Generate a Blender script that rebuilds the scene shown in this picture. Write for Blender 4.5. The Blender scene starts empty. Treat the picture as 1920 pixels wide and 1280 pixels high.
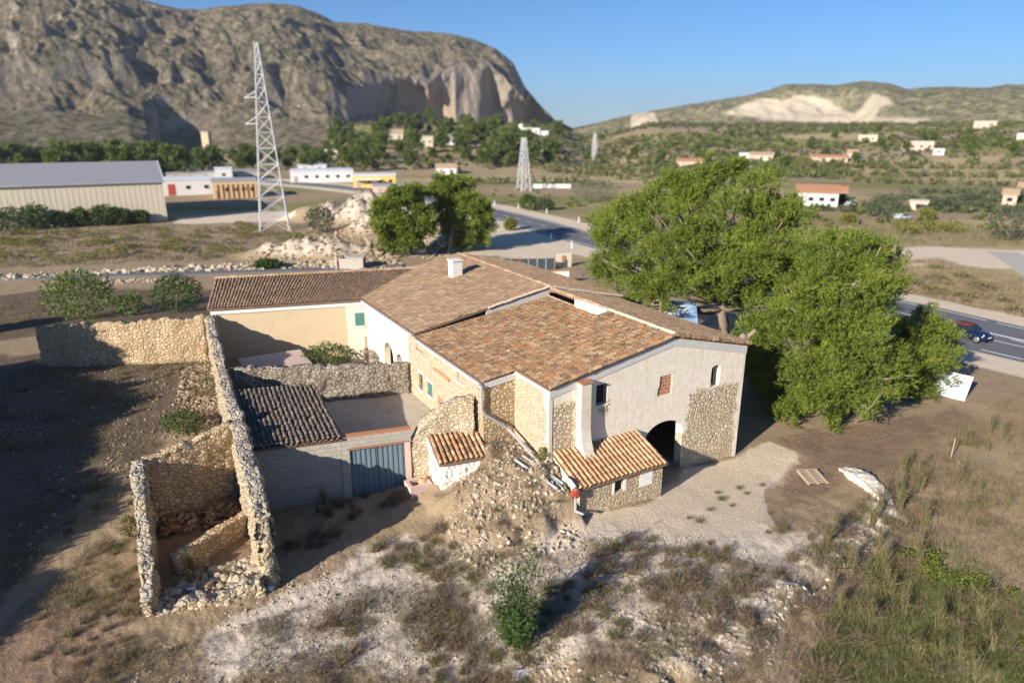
import bpy, bmesh, math, random
import numpy as np
from mathutils import Vector, Matrix
rng = np.random.default_rng(7)
random.seed(7)
SC = bpy.context.scene
COL = SC.collection
# ------------------------------------------------------------------ camera, sky, sun, exposure
H, F = 18.0, 1280.0                      # drone height (m), focal length in pixels of a 1920 px wide frame
PITCH = math.atan(400 / 1280)
cam = bpy.data.cameras.new('camera'); camo = bpy.data.objects.new('camera', cam); COL.objects.link(camo)
camo.location = (0, 0, H); camo.rotation_euler = (math.pi / 2 - PITCH, 0, 0)
cam.sensor_width = 36; cam.lens = 24; cam.clip_end = 9000; cam.clip_start = 0.3
cam.dof.use_dof = True; cam.dof.focus_distance = 37; cam.dof.aperture_fstop = 0.15
SC.camera = camo
SUN_EL = math.radians(21.5)
SDIR = np.array([.656 * math.cos(SUN_EL), .755 * math.cos(SUN_EL), -math.sin(SUN_EL)])   # the way the light travels
SUN_ROT = math.atan2(-SDIR[0], -SDIR[1])          # azimuth of the sun measured from +Y towards +X
w = bpy.data.worlds.new('World'); SC.world = w; w.use_nodes = True
wn = w.node_tree.nodes; wl = w.node_tree.links
sky = wn.new('ShaderNodeTexSky'); sky.sky_type = 'NISHITA'; sky.sun_disc = False
sky.sun_elevation = SUN_EL; sky.sun_rotation = SUN_ROT
sky.altitude = 100; sky.air_density = 1.0; sky.dust_density = 0.0; sky.ozone_density = 10.0
bg = wn['Background']; bg.inputs[1].default_value = 0.072
wl.new(sky.outputs[0], bg.inputs[0])
sun = bpy.data.lights.new('sun', 'SUN'); suno = bpy.data.objects.new('sun', sun); COL.objects.link(suno)
sun.energy = 5.0; sun.angle = math.radians(0.53); sun.color = (1.0, .92, .82)
suno.rotation_euler = Vector(SDIR).to_track_quat('-Z', 'Y').to_euler(); suno.location = (-60, -60, 80)
SC.view_settings.view_transform = 'Standard'; SC.view_settings.look = 'None'; SC.view_settings.gamma = 1
SC.view_settings.exposure = 0.82
SC.cycles.max_bounces = 5; SC.cycles.diffuse_bounces = 3; SC.cycles.transparent_max_bounces = 6
SC.cycles.use_denoising = True; SC.cycles.volume_bounces = 0

# ------------------------------------------------------------------ where things stand: sight lines met with real planes
CP, SP = math.cos(PITCH), math.sin(PITCH)
EYE = np.array([0, 0, H])
def ray(x, y):
    a = (x - 960) / F; v = (y - 640) / F
    return np.array([a, CP - v * SP, -SP - v * CP])
def onz(x, y, z=0.0):
    r = ray(x, y); return EYE + r * ((z - H) / r[2])
def onpl(x, y, p, n):
    r = ray(x, y); return EYE + r * (np.dot(np.asarray(p) - EYE, n) / np.dot(r, n))
def at_dist(x, y, d):                     # point at horizontal distance d
    r = ray(x, y); return EYE + r * (d / math.hypot(r[0], r[1]))
TH = math.radians(29.48)
U = np.array([math.cos(TH), math.sin(TH), 0]); W = np.array([-math.sin(TH), math.cos(TH), 0]); O0 = np.array([1.83, 30.86, 0])
def loc(p):
    d = np.asarray(p) - O0; return np.array([d @ U, d @ W, p[2]])
def wor(a, b, z=0.0): return O0 + U * a + W * b + np.array([0, 0, z])
def pb(x, y, b): return loc(onpl(x, y, wor(0, b, 0), W))
def pa(x, y, a): return loc(onpl(x, y, wor(a, 0, 0), U))
def pz(x, y, z): return loc(onz(x, y, z))
def local_xy(x, y):
    dx, dy = x - O0[0], y - O0[1]
    return dx * U[0] + dy * U[1], dx * W[0] + dy * W[1]

# ------------------------------------------------------------------ noise for shapes
_perm = np.random.default_rng(3).permutation(4096).astype(np.int64)
_val = np.random.default_rng(4).random(4096)
def _h(ix, iy, iz):
    return _perm[(_perm[(_perm[ix & 4095] + iy) & 4095] + iz) & 4095]
def noise3(P):
    P = np.asarray(P, float); i = np.floor(P).astype(np.int64); f = P - i; f = f * f * (3 - 2 * f)
    out = 0
    for dx in (0, 1):
        wx = f[:, 0] if dx else 1 - f[:, 0]
        for dy in (0, 1):
            wy = f[:, 1] if dy else 1 - f[:, 1]
            for dz in (0, 1):
                wz = f[:, 2] if dz else 1 - f[:, 2]
                out = out + wx * wy * wz * _val[_h(i[:, 0] + dx, i[:, 1] + dy, i[:, 2] + dz)]
    return out * 2 - 1
def fbm(P, oct=4, gain=.5):
    P = np.asarray(P, float); s = 0; a = 1.0; t = 0
    for k in range(oct):
        s = s + a * noise3(P * (2.03 ** k) + 17.3 * k); t += a; a *= gain
    return s / t
def n2(x, y, sc, oct=4, z=0.0):
    x = np.asarray(x, float); y = np.asarray(y, float)
    return fbm(np.stack([x.ravel() * sc, y.ravel() * sc, np.full(x.size, z)], 1), oct).reshape(x.shape)
def ss(t):
    t = np.clip(t, 0, 1); return t * t * (3 - 2 * t)
def worley(P):
    P = np.asarray(P, float); i = np.floor(P).astype(np.int64); best = np.full(len(P), 9.0); second = np.full(len(P), 9.0)
    for dx in (-1, 0, 1):
        for dy in (-1, 0, 1):
            for dz in (-1, 0, 1):
                c = i + np.array([dx, dy, dz]); h = _h(c[:, 0], c[:, 1], c[:, 2])
                q = c + np.stack([_val[h], _val[(h * 7 + 11) & 4095], _val[(h * 13 + 5) & 4095]], 1)
                d = np.linalg.norm(q - P, axis=1)
                second = np.where(d < best, best, np.minimum(second, d)); best = np.minimum(best, d)
    return best, second

# ------------------------------------------------------------------ ground height
ROADC = [(-110, 275), (-62, 238), (-26, 200), (-7.5, 167), (4.5, 143), (10.3, 129), (15.2, 119), (25, 100), (34, 83), (41.5, 70.5), (47.5, 59.5), (58, 47), (75, 34), (110, 17)]
def catmull(P, n=12):
    P = [np.array(p, float) for p in P]; P = [2 * P[0] - P[1]] + P + [2 * P[-1] - P[-2]]; out = []
    for i in range(1, len(P) - 2):
        for k in range(n):
            t = k / n; a, b, c, d = P[i - 1:i + 3]
            out.append(.5 * (2 * b + (c - a) * t + (2 * a - 5 * b + 4 * c - d) * t * t + (3 * b - a - 3 * c + d) * t ** 3))
    out.append(P[-2]); return np.array(out)
ROAD = catmull(ROADC)
def dist_poly(x, y, poly, closed=False):
    x = np.asarray(x, float); y = np.asarray(y, float); d = np.full(x.shape, 1e9); m = len(poly)
    for i in range(m if closed else m - 1):
        p, q = poly[i], poly[(i + 1) % m]; e = np.asarray(q, float) - p; L = e @ e + 1e-9
        t = np.clip(((x - p[0]) * e[0] + (y - p[1]) * e[1]) / L, 0, 1)
        d = np.minimum(d, np.hypot(x - p[0] - t * e[0], y - p[1] - t * e[1]))
    return d
def inside(x, y, poly):
    c = np.zeros(np.shape(x), bool); m = len(poly)
    for i in range(m):
        (x1, y1), (x2, y2) = poly[i], poly[(i + 1) % m]
        k = ((y1 > y) != (y2 > y)) & (x < (x2 - x1) * (y - y1) / (y2 - y1 + 1e-12) + x1)
        c ^= k
    return c
def sdf(x, y, poly):                       # >0 inside
    d = dist_poly(x, y, poly, True); return np.where(inside(x, y, poly), d, -d)
def mounded(x, y, cx, cy, rx, ry, h, rot=0.0):
    c, s = math.cos(rot), math.sin(rot); dx, dy = x - cx, y - cy
    q = np.hypot((dx * c + dy * s) / rx, (-dx * s + dy * c) / ry); return h * ss(1.25 - q)
YARDP = [tuple(onz(*p, -.4)[:2]) for p in [(1080, 985), (1240, 925), (1290, 870), (1390, 845), (1440, 800), (1490, 830), (1440, 890), (1455, 960), (1400, 1000), (1250, 1010)]]
LEDGE = [onz(*p, 0)[:2] for p in [(1655, 930), (1600, 1010), (1500, 1090), (1390, 1160), (1270, 1250), (1180, 1330)]]
def gz(x, y, fine=True):
    x = np.asarray(x, float); y = np.asarray(y, float)
    a, b = local_xy(x, y); r = np.hypot(x, y)
    b = b + .35 * n2(x, y, .8, 3, 61) * (r < 60); a = a + .4 * n2(x, y, .8, 3, 62) * (r < 60) * (a < -.8)
    z = -.08 * np.clip(a - 1, 0, 12.5) - .5 * ss((-4 - a) / 4) - .25 * ss(-(b + 6) / 8)
    far = ss((r - 52) / 30); z = z * (1 - far) - 1.0 * far
    z = z + 2.3 * ss((b - 6) / 18) * ss((-3 - a) / 3) * (1 - ss((r - 64) / 22))
    md = 2.05 * np.clip((b + 2.9) / 2.6, 0, 1) ** .75 * np.clip((a + 5.7) / 3.6, 0, 1) ** .85 * (1 - .55 * ss((b - 1.6) / 1.2) * ss((-2.1 - a) / 1.0)) * (1 - ss((a - .15) / .25)) * (1 - ss((b - 4.5) / 1.0))
    z = z + md * (1 + .12 * n2(x, y, .9, 3)) + np.where(md > .05, .20 * n2(x, y, 2.0, 5, 5), 0)
    z = z + .28 * np.exp(-(dist_poly(x, y, LEDGE) / 1.2) ** 2) * (1 + 1.1 * n2(x, y, 1.6, 4, 9)) * (r < 45)
    # heaps in the middle distance
    z = z + mounded(x, y, -31, 106, 11, 4.5, 2.3) * (1 + .7 * n2(x, y, .5, 5, 2)) * (r < 140)
    z = z + mounded(x, y, -31, 147, 10, 9, 4.6) * (1 + 1.1 * n2(x, y, .22, 5, 4)) + mounded(x, y, -22, 132, 10, 9, 3.8) * (1 + 1.1 * n2(x, y, .25, 5, 6))
    z = z + mounded(x, y, -15.5, 120, 6, 5, 2.8) + mounded(x, y, -43, 150, 7, 5, 2.8)
    # valley sides
    X = 960 + 1341 * x / np.maximum(y, 1.0)
    R = ss((X - 560) / 120) * (.55 + .45 * (1 - ss((X - 1010) / 90) + ss((X - 1120) / 120)))
    R = np.clip(R, 0, 1.0)
    z = z + R * np.where(r < 620, 21 * ss((r - 290) / 300), 21 - .004 * (r - 620)) * (y > 50)
    z = z + (r > 260) * R * 1.5 * n2(x, y, .012, 3, 3)
    if fine:
        rd = dist_poly(x, y, ROAD[::4]); flat = ss((rd - 6) / 5)
        k = ss((60 - r) / 30) * (1 - .85 * ss(.5 + sdf(x, y, YARDP) / 1.6))
        z = z + flat * (.10 * n2(x, y, .35, 3, 1) + k * (.08 * n2(x, y, 1.3, 4, 8) + .05 * n2(x, y, 4.5, 2, 12)))
    return z
def g1(x, y): return float(gz(np.array([x]), np.array([y]))[0])
def gp(px, py):                            # where the sight line through a photo pixel meets the ground
    r = ray(px, py); h = math.hypot(r[0], r[1]); d = np.concatenate([np.arange(10, 120, .12), np.arange(120, 1500, .7)])
    P = EYE[None] + r[None] * (d / h)[:, None]; hit = P[:, 2] < gz(P[:, 0], P[:, 1]); k = np.argmax(hit) if hit.any() else int(np.argmin(np.abs(d - 560)))
    p = P[k]; return np.array([p[0], p[1], g1(p[0], p[1])])

# ------------------------------------------------------------------ mesh helpers
class MB:
    def __init__(s): s.V = []; s.F = []; s.n = 0; s.C = []
    def add(s, V, *Fs, col=None):
        V = np.asarray(V, float).reshape(-1, 3); s.V.append(V)
        for f in Fs:
            f = np.asarray(f, np.int64)
            if f.size: s.F.append(f.reshape(-1, f.shape[-1]) + s.n)
        if col is not None: s.C.append(np.broadcast_to(np.asarray(col, float), (len(V), 4)))
        s.n += len(V); return s
    def hexa(s, p):                       # 8 points: bottom ring then top ring
        return s.add(p, [[3, 2, 1, 0], [4, 5, 6, 7], [0, 1, 5, 4], [1, 2, 6, 5], [2, 3, 7, 6], [3, 0, 4, 7]])
    def box(s, x0, x1, y0, y1, z0, z1):
        return s.hexa([(x0, y0, z0), (x1, y0, z0), (x1, y1, z0), (x0, y1, z0), (x0, y0, z1), (x1, y0, z1), (x1, y1, z1), (x0, y1, z1)])
    def rbox(s, c, ax, ay, sx, sy, z0, z1):   # box in plan along ax, ay
        c = np.asarray(c, float); ax = np.asarray(ax, float); ay = np.asarray(ay, float); P = []
        for z in (z0, z1):
            for i, j in ((-1, -1), (1, -1), (1, 1), (-1, 1)):
                q = c[:2] + ax[:2] * sx * i / 2 + ay[:2] * sy * j / 2; P.append((q[0], q[1], z))
        return s.hexa(P)
    def prism(s, A, B):                   # two matching outlines
        n = len(A); V = list(A) + list(B)
        side = [[i, (i + 1) % n, n + (i + 1) % n, n + i] for i in range(n)]
        return s.add(V, side, [list(range(n))[::-1]], [list(range(n, 2 * n))])
    def prism_b(s, poly, b0, b1): return s.prism([(a, b0, z) for a, z in poly], [(a, b1, z) for a, z in poly])
    def prism_a(s, poly, a0, a1): return s.prism([(a0, b, z) for b, z in poly], [(a1, b, z) for b, z in poly])
    def prism_z(s, poly, z0, z1): return s.prism([(x, y, z0) for x, y in poly], [(x, y, z1) for x, y in poly])
    def tube(s, P, r, n=8, cap=True):
        P = [np.array(p, float) for p in P]; m = len(P); R = r if hasattr(r, '__len__') else [r] * m; V = []
        for i in range(m):
            d = P[min(i + 1, m - 1)] - P[max(i - 1, 0)]; d = d / (np.linalg.norm(d) + 1e-9)
            e = np.cross(d, [0, 0, 1.0]);
            if np.linalg.norm(e) < .05: e = np.cross(d, [0, 1.0, 0])
            e /= np.linalg.norm(e); f = np.cross(d, e)
            for k in range(n):
                t = 2 * math.pi * k / n; V.append(P[i] + R[i] * (math.cos(t) * e + math.sin(t) * f))
        Q = [[i * n + k, i * n + (k + 1) % n, (i + 1) * n + (k + 1) % n, (i + 1) * n + k] for i in range(m - 1) for k in range(n)]
        s.add(V, Q)
        if cap:
            s.F.append(np.array([list(range(n))[::-1]]) + s.n - m * n); s.F.append(np.array([list(range((m - 1) * n, m * n))]) + s.n - m * n)
        return s
    def lathe(s, prof, c=(0, 0, 0), n=20):
        V = [(c[0] + r * math.cos(2 * math.pi * k / n), c[1] + r * math.sin(2 * math.pi * k / n), c[2] + z) for r, z in prof for k in range(n)]
        Q = [[i * n + k, i * n + (k + 1) % n, (i + 1) * n + (k + 1) % n, (i + 1) * n + k] for i in range(len(prof) - 1) for k in range(n)]
        return s.add(V, Q)
    def mesh(s, name, smooth=False):
        me = bpy.data.meshes.new(name); V = np.concatenate(s.V) if s.V else np.zeros((0, 3))
        me.vertices.add(len(V)); me.vertices.foreach_set('co', V.astype(np.float32).ravel())
        L = np.concatenate([f.ravel() for f in s.F]); cnt = np.concatenate([np.full(len(f), f.shape[1]) for f in s.F])
        me.loops.add(len(L)); me.loops.foreach_set('vertex_index', L.astype(np.int32))
        me.polygons.add(len(cnt)); st = np.concatenate([[0], np.cumsum(cnt)[:-1]])
        me.polygons.foreach_set('loop_start', st.astype(np.int32)); me.polygons.foreach_set('loop_total', cnt.astype(np.int32))
        me.polygons.foreach_set('use_smooth', np.full(len(cnt), smooth, bool))
        if s.C and sum(len(c) for c in s.C) == len(V):
            at = me.color_attributes.new('mask', 'FLOAT_COLOR', 'POINT'); at.data.foreach_set('color', np.concatenate(s.C).astype(np.float32).ravel())
        me.update(calc_edges=True); me.validate(); return me
def tag(o, label=None, cat=None, group=None, kind=None):
    for k, v in (('label', label), ('category', cat), ('group', group), ('kind', kind)):
        if v: o[k] = v
    return o
def link(o, parent=None):
    COL.objects.link(o)
    if parent is not None: o.parent = parent
    return o
def thing(name, label, cat, base=(0, 0, 0), rot=0.0, group=None, kind=None):
    o = bpy.data.objects.new(name, None); o.location = base; o.rotation_euler = (0, 0, rot); o.empty_display_size = .5
    return tag(link(o), label, cat, group, kind)
def hthing(name, label, cat, a=0, b=0, z=0, group=None):      # stands in the farmhouse's own axes
    o = thing(name, label, cat, wor(a, b, z), TH, group); o['base'] = (a, b, z); return o
def part(name, mb, mat, parent=None, smooth=False, off=None, label=None, bevel=0.0):
    """one mesh object; verts are given in the parent's axes (off = origin to subtract)"""
    if off is None and parent is not None and 'base' in parent: off = tuple(parent['base'])
    if off is not None: mb.V = [v - np.array(off) for v in mb.V]
    o = bpy.data.objects.new(name, mb.mesh(name, smooth))
    if mat is not None: o.data.materials.append(mat)
    link(o, parent)
    if parent is not None and 'base' in parent: o['base'] = tuple(parent['base'])
    if label: o['label'] = label
    if bevel:
        m = o.modifiers.new('bevel', 'BEVEL'); m.width = bevel; m.segments = 2; m.limit_method = 'ANGLE'
    return o
def cut(o, cutters):
    """carve openings out of a wall"""
    me = bpy.data.meshes.new('cutters'); mb = MB(); off = np.array(tuple(o['base'])) if 'base' in o else 0
    for c in cutters:
        for v in c.V: pass
        mb2 = c; k = mb.n
        for v in c.V: mb.V.append(v - off); mb.n += len(v)
        for f in c.F: mb.F.append(f + k)
    co = bpy.data.objects.new('cutter', mb.mesh('cutter')); COL.objects.link(co); normals_out(co); normals_out(o); co.matrix_world = Matrix.Identity(4)
    pr = o.parent; o.parent = None
    m = o.modifiers.new('b', 'BOOLEAN'); m.operation = 'DIFFERENCE'; m.object = co; m.solver = 'EXACT'
    bpy.context.view_layer.update(); dg = bpy.context.evaluated_depsgraph_get()
    new = bpy.data.meshes.new_from_object(o.evaluated_get(dg)); o.modifiers.remove(m); old = o.data; o.data = new
    new.name = o.name; bpy.data.meshes.remove(old); o.parent = pr
    bpy.data.objects.remove(co)
    return o
def copy_tree(o, parent=None):
    c = o.copy(); COL.objects.link(c); c.parent = parent
    for ch in o.children: copy_tree(ch, c)
    return c
def normals_out(o):
    bm = bmesh.new(); bm.from_mesh(o.data); bmesh.ops.recalc_face_normals(bm, faces=bm.faces); bm.to_mesh(o.data); bm.free(); return o
# ------------------------------------------------------------------ materials
def mk(name, rough=.85, spec=.25):
    m = bpy.data.materials.new(name); m.use_nodes = True; nt = m.node_tree; b = nt.nodes['Principled BSDF']
    b.inputs['Roughness'].default_value = rough; b.inputs['Specular IOR Level'].default_value = spec
    return m, nt, b
def nd(nt, t, ins=None, **kw):
    n = nt.nodes.new('ShaderNode' + t)
    for k, v in kw.items(): setattr(n, k, v)
    for k, v in (ins or {}).items():
        s = n.inputs[k]
        if isinstance(v, bpy.types.NodeSocket): nt.links.new(v, s)
        else: s.default_value = v
    return n
def mth(nt, op, a, b=0.0, c=0.0):
    n = nd(nt, 'Math', {0: a, 1: b, 2: c}, operation=op); return n.outputs[0]
def mixc(nt, f, a, b, mode='MIX'):
    n = nd(nt, 'Mix', data_type='RGBA', blend_type=mode)
    for i, v in ((0, f), (6, a), (7, b)):
        if isinstance(v, bpy.types.NodeSocket): nt.links.new(v, n.inputs[i])
        elif i == 0: n.inputs[0].default_value = v
        else: n.inputs[i].default_value = (*v[:3], 1)
    return n.outputs[2]
def ramp(nt, f, stops, interp='LINEAR'):
    n = nd(nt, 'ValToRGB', {0: f}); e = n.color_ramp.elements; n.color_ramp.interpolation = interp
    while len(e) < len(stops): e.new(.5)
    for el, (p, c) in zip(e, stops): el.position = p; el.color = (*c[:3], 1) if hasattr(c, '__len__') else (c, c, c, 1)
    return n.outputs[0]
def sst(nt, v, a, b): return nd(nt, 'MapRange', {0: v, 1: a, 2: b}, interpolation_type='SMOOTHSTEP').outputs[0]
def coords(nt, kind='Object'): return nd(nt, 'TexCoord').outputs[kind]
def nz(nt, vec, scale, detail=4, rough=.55): return nd(nt, 'TexNoise', {'Vector': vec, 'Scale': scale, 'Detail': detail, 'Roughness': rough}).outputs[0]
def bump(nt, h, strength, dist, b=None, normal=None):
    n = nd(nt, 'Bump', {'Height': h, 'Strength': strength, 'Distance': dist})
    if normal is not None: nt.links.new(normal, n.inputs['Normal'])
    if b is not None: nt.links.new(n.outputs[0], b.inputs['Normal'])
    return n.outputs[0]
def setc(nt, b, c): nt.links.new(c, b.inputs['Base Color'])
def simple(name, col, rough=.7, var=.18, sc=3.0, metal=0.0, spec=.3, bmp=.0):
    m, nt, b = mk(name, rough, spec); v = coords(nt); n = nz(nt, v, sc, 5)
    setc(nt, b, mixc(nt, n, [c * (1 - var) for c in col], [min(1, c * (1 + var)) for c in col])); b.inputs['Metallic'].default_value = metal
    if bmp: bump(nt, nz(nt, v, sc * 6, 4), bmp, .02, b)
    return m
def stone_nodes(nt, v, scale, cols, mortar, joint=.06):
    """rubble masonry: returns colour, height"""
    wv = nd(nt, 'VectorMath', {0: v, 1: nd(nt, 'VectorMath', {0: nd(nt, 'TexNoise', {'Vector': v, 'Scale': scale * .9, 'Detail': 2}).outputs[1], 1: (.14, .14, .14)}, operation='MULTIPLY').outputs[0]}, operation='ADD').outputs[0]
    sv = nd(nt, 'VectorMath', {0: wv, 1: (1, 1, 1.35)}, operation='MULTIPLY').outputs[0]
    vo = nd(nt, 'TexVoronoi', {'Vector': sv, 'Scale': scale, 'Randomness': .9})
    ed = nd(nt, 'TexVoronoi', {'Vector': sv, 'Scale': scale, 'Randomness': .9}, feature='DISTANCE_TO_EDGE')
    hue = nd(nt, 'SeparateColor', {0: vo.outputs['Color']})
    c = ramp(nt, hue.outputs[0], [(i / (len(cols) - 1), q) for i, q in enumerate(cols)])
    c = mixc(nt, mth(nt, 'MULTIPLY', nz(nt, v, scale * 5, 4), .55), c, (.5, .45, .36))
    c = mixc(nt, ramp(nt, nz(nt, v, .45, 4), [(.35, 0), (.7, .45)]), c, mortar)
    j = sst(nt, ed.outputs[0], joint * .25, joint)
    col = mixc(nt, j, mortar, c)
    hgt = mth(nt, 'ADD', sst(nt, ed.outputs[0], 0.0, joint * 2.6), mth(nt, 'MULTIPLY', nz(nt, v, scale * 4, 4), .35))
    return col, hgt
def stone_mat(name, scale, cols, mortar, joint=.06, bs=.55, bd=.05):
    m, nt, b = mk(name, .92, .1); v = coords(nt); c, h = stone_nodes(nt, v, scale, cols, mortar, joint); setc(nt, b, c); bump(nt, h, bs, bd, b); return m
OCHRE = [(.42, .29, .15), (.58, .44, .26), (.68, .56, .38), (.50, .38, .23), (.74, .64, .47), (.46, .35, .24)]
M = {}
M['stone'] = stone_mat('rubble stone', 4.2, OCHRE, (.38, .29, .18), .07, .8)
M['stone_pale'] = stone_mat('pale rubble stone', 4.2, [(.36, .27, .15), (.50, .40, .25), (.58, .48, .33), (.43, .33, .20), (.62, .54, .40)], (.54, .45, .31), bs=.8)
M['stone_orange'] = stone_mat('ochre rubble stone', 3.9, [(.50, .32, .14), (.66, .46, .23), (.72, .56, .33), (.56, .37, .19), (.74, .62, .43)], (.30, .20, .11), .085, .9)
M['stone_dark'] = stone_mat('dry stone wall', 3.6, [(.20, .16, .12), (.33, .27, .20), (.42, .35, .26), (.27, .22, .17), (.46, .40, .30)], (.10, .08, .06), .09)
def ruin_mat():
    m, nt, b = mk('ruined mortar and stone', .95, .08); v = coords(nt)
    c, h = stone_nodes(nt, v, 3.3, [(.36, .25, .13), (.52, .39, .22), (.58, .47, .30), (.42, .31, .18), (.44, .38, .30)], (.50, .40, .26), .08)
    g = nd(nt, 'NewGeometry').outputs['Normal']; up = nd(nt, 'SeparateXYZ', {0: g}).outputs[2]
    grey = mixc(nt, nz(nt, v, 9, 5), (.20, .18, .15), (.56, .50, .40))
    f = mth(nt, 'MULTIPLY', sst(nt, up, .35, .8), ramp(nt, nz(nt, v, 2.2, 4), [(.3, .35), (.6, 1.0)]))
    setc(nt, b, mixc(nt, f, c, grey)); bump(nt, mth(nt, 'ADD', h, mth(nt, 'MULTIPLY', nz(nt, v, 7, 5), .8)), 1.0, .08, b); return m
M['ruin'] = ruin_mat()
def facade_mat():
    """worn cream render; the stone shows in two patches and along the edges"""
    m, nt, b = mk('farmhouse front', .9, .12); v = coords(nt)
    c, h = stone_nodes(nt, v, 3.5, [(.52, .39, .22), (.66, .52, .33), (.72, .60, .42), (.58, .44, .27), (.78, .68, .52)], (.44, .34, .22), .07)
    s = nd(nt, 'SeparateXYZ', {0: v}); n1 = nd(nt, 'TexNoise', {'Vector': v, 'Scale': 1.6, 'Detail': 5}).outputs[0]; wob = mth(nt, 'MULTIPLY', mth(nt, 'SUBTRACT', n1, .5), 1.1)
    x = mth(nt, 'ADD', s.outputs[0], wob); z = mth(nt, 'ADD', s.outputs[2], mth(nt, 'MULTIPLY', wob, .9))
    def box(x0, x1, z0, z1, e=.16):
        f = mth(nt, 'MULTIPLY', sst(nt, x, x0 - e, x0 + e), sst(nt, x, x1 + e, x1 - e)); return mth(nt, 'MULTIPLY', f, mth(nt, 'MULTIPLY', sst(nt, z, z0 - e, z0 + e), sst(nt, z, z1 + e, z1 - e)))
    mask = mth(nt, 'MAXIMUM', box(9.25, 13.1, -3, 3.9), box(-.2, 1.55, -1, 5.0))
    mask = mth(nt, 'MAXIMUM', mask, box(8.95, 9.4, -1, 1.6)); mask = mth(nt, 'MAXIMUM', mask, box(3.0, 3.7, 3.95, 4.45))
    
    pl = mixc(nt, nz(nt, v, 1.1, 6), (.76, .67, .53), (.88, .82, .72))
    pl = mixc(nt, ramp(nt, nz(nt, v, 3.1, 6, .7), [(.40, 0), (.68, .7)]), pl, (.70, .55, .37))
    pl = mixc(nt, ramp(nt, nz(nt, nd(nt, 'VectorMath', {0: v, 1: (2.5, 2.5, .35)}, operation='MULTIPLY').outputs[0], 1.6, 5), [(.52, 0), (.8, .5)]), pl, (.47, .40, .33))
    pl = mixc(nt, ramp(nt, nz(nt, v, 13, 4), [(.60, 0), (.72, .6)]), pl, (.45, .37, .28))
    setc(nt, b, mixc(nt, mask, pl, c))
    hp = mth(nt, 'ADD', mth(nt, 'MULTIPLY', nz(nt, v, 9, 6, .65), .5), .75)
    hh = nd(nt, 'Mix', {0: mask, 2: hp, 3: h}).outputs[0]; bump(nt, hh, .9, .06, b); return m
M['facade'] = facade_mat()
def plaster(name, a, b2, stain=(.45, .36, .27), amt=.6, sc=1.2):
    m, nt, b = mk(name, .9, .12); v = coords(nt)
    c = mixc(nt, nz(nt, v, sc, 6), a, b2); c = mixc(nt, ramp(nt, nz(nt, v, sc * 2.6, 6, .7), [(.5, 0), (.78, amt)]), c, stain)
    setc(nt, b, c); bump(nt, nz(nt, v, 14, 5), .35, .02, b); return m
M['white'] = plaster('old whitewash', (.74, .70, .62), (.84, .80, .72), (.55, .46, .36))
M['oldplaster'] = plaster('stained cream plaster', (.60, .52, .40), (.76, .68, .55), (.46, .35, .24), .8)
M['greyband'] = plaster('grey render band', (.50, .48, .44), (.62, .59, .54), (.38, .35, .31), .4)
M['cream'] = plaster('cream render', (.68, .61, .46), (.76, .70, .55), (.58, .48, .32), .4)
M['ochre'] = plaster('ochre render', (.54, .41, .25), (.64, .51, .34), (.46, .33, .18), .5)
M['pink'] = plaster('faded pink render', (.55, .40, .34), (.62, .47, .39), (.40, .30, .25), .5)
M['concrete'] = plaster('concrete', (.42, .38, .32), (.52, .47, .39), (.30, .26, .22), .6)
M['slab'] = plaster('weathered concrete floor', (.42, .36, .28), (.56, .48, .38), (.26, .20, .15), .7, .5)
M['housewhite'] = plaster('white house render', (.60, .585, .56), (.70, .68, .65), (.66, .62, .56), .3, .5)
M['housepink'] = plaster('pale salmon render', (.52, .38, .30), (.58, .45, .36), (.6, .42, .32), .3, .5)
M['housecream'] = plaster('pale cream house render', (.52, .45, .34), (.58, .52, .40), (.6, .5, .36), .3, .5)
M['yellow'] = plaster('yellow render', (.68, .46, .14), (.74, .52, .18), (.5, .34, .12), .4, .5)
M['brickfill'] = None
def tile_mat(name, cols, lichen=(.62, .55, .42)):
    m, nt, b = mk(name, .9, .12); v = coords(nt); g = nd(nt, 'NewGeometry').outputs['Random Per Island']
    c = ramp(nt, g, [(i / (len(cols) - 1), q) for i, q in enumerate(cols)])
    c = mixc(nt, ramp(nt, nz(nt, v, .7, 5), [(.48, 0), (.75, .5)]), c, (.20, .14, .09))
    c = mixc(nt, ramp(nt, nz(nt, v, 9, 4), [(.52, 0), (.72, .6)]), c, lichen)
    setc(nt, b, c); bump(nt, nz(nt, v, 22, 4), .4, .02, b); return m
M['tile'] = tile_mat('old clay roof tiles', [(.17, .10, .055), (.42, .24, .115), (.29, .165, .085), (.52, .345, .185), (.50, .215, .08), (.36, .22, .12), (.58, .42, .25), (.43, .21, .095), (.22, .135, .08), (.47, .29, .145)])
M['tile_new'] = tile_mat('tawny clay roof tiles', [(.36, .20, .10), (.48, .30, .15), (.42, .24, .12), (.55, .36, .20), (.46, .26, .13), (.60, .43, .26)], (.60, .48, .30))
M['tile_brown'] = tile_mat('brown clay roof tiles', [(.30, .19, .11), (.42, .28, .165), (.35, .22, .13), (.50, .35, .22), (.43, .25, .14), (.55, .41, .27)], (.44, .36, .26))
M['tile_grey'] = tile_mat('grey lichened roof tiles', [(.10, .085, .075), (.18, .15, .125), (.13, .11, .09), (.24, .20, .16), (.17, .11, .08)], (.40, .36, .30))
M['roofbase'] = simple('mortar between tiles', (.20, .125, .08), .95, .4, 4)
M['mortar'] = simple('ridge mortar', (.62, .53, .40), .95, .25, 5, bmp=.5)
M['terracotta'] = simple('terracotta', (.46, .21, .10), .85, .25, 8, bmp=.2)
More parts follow.
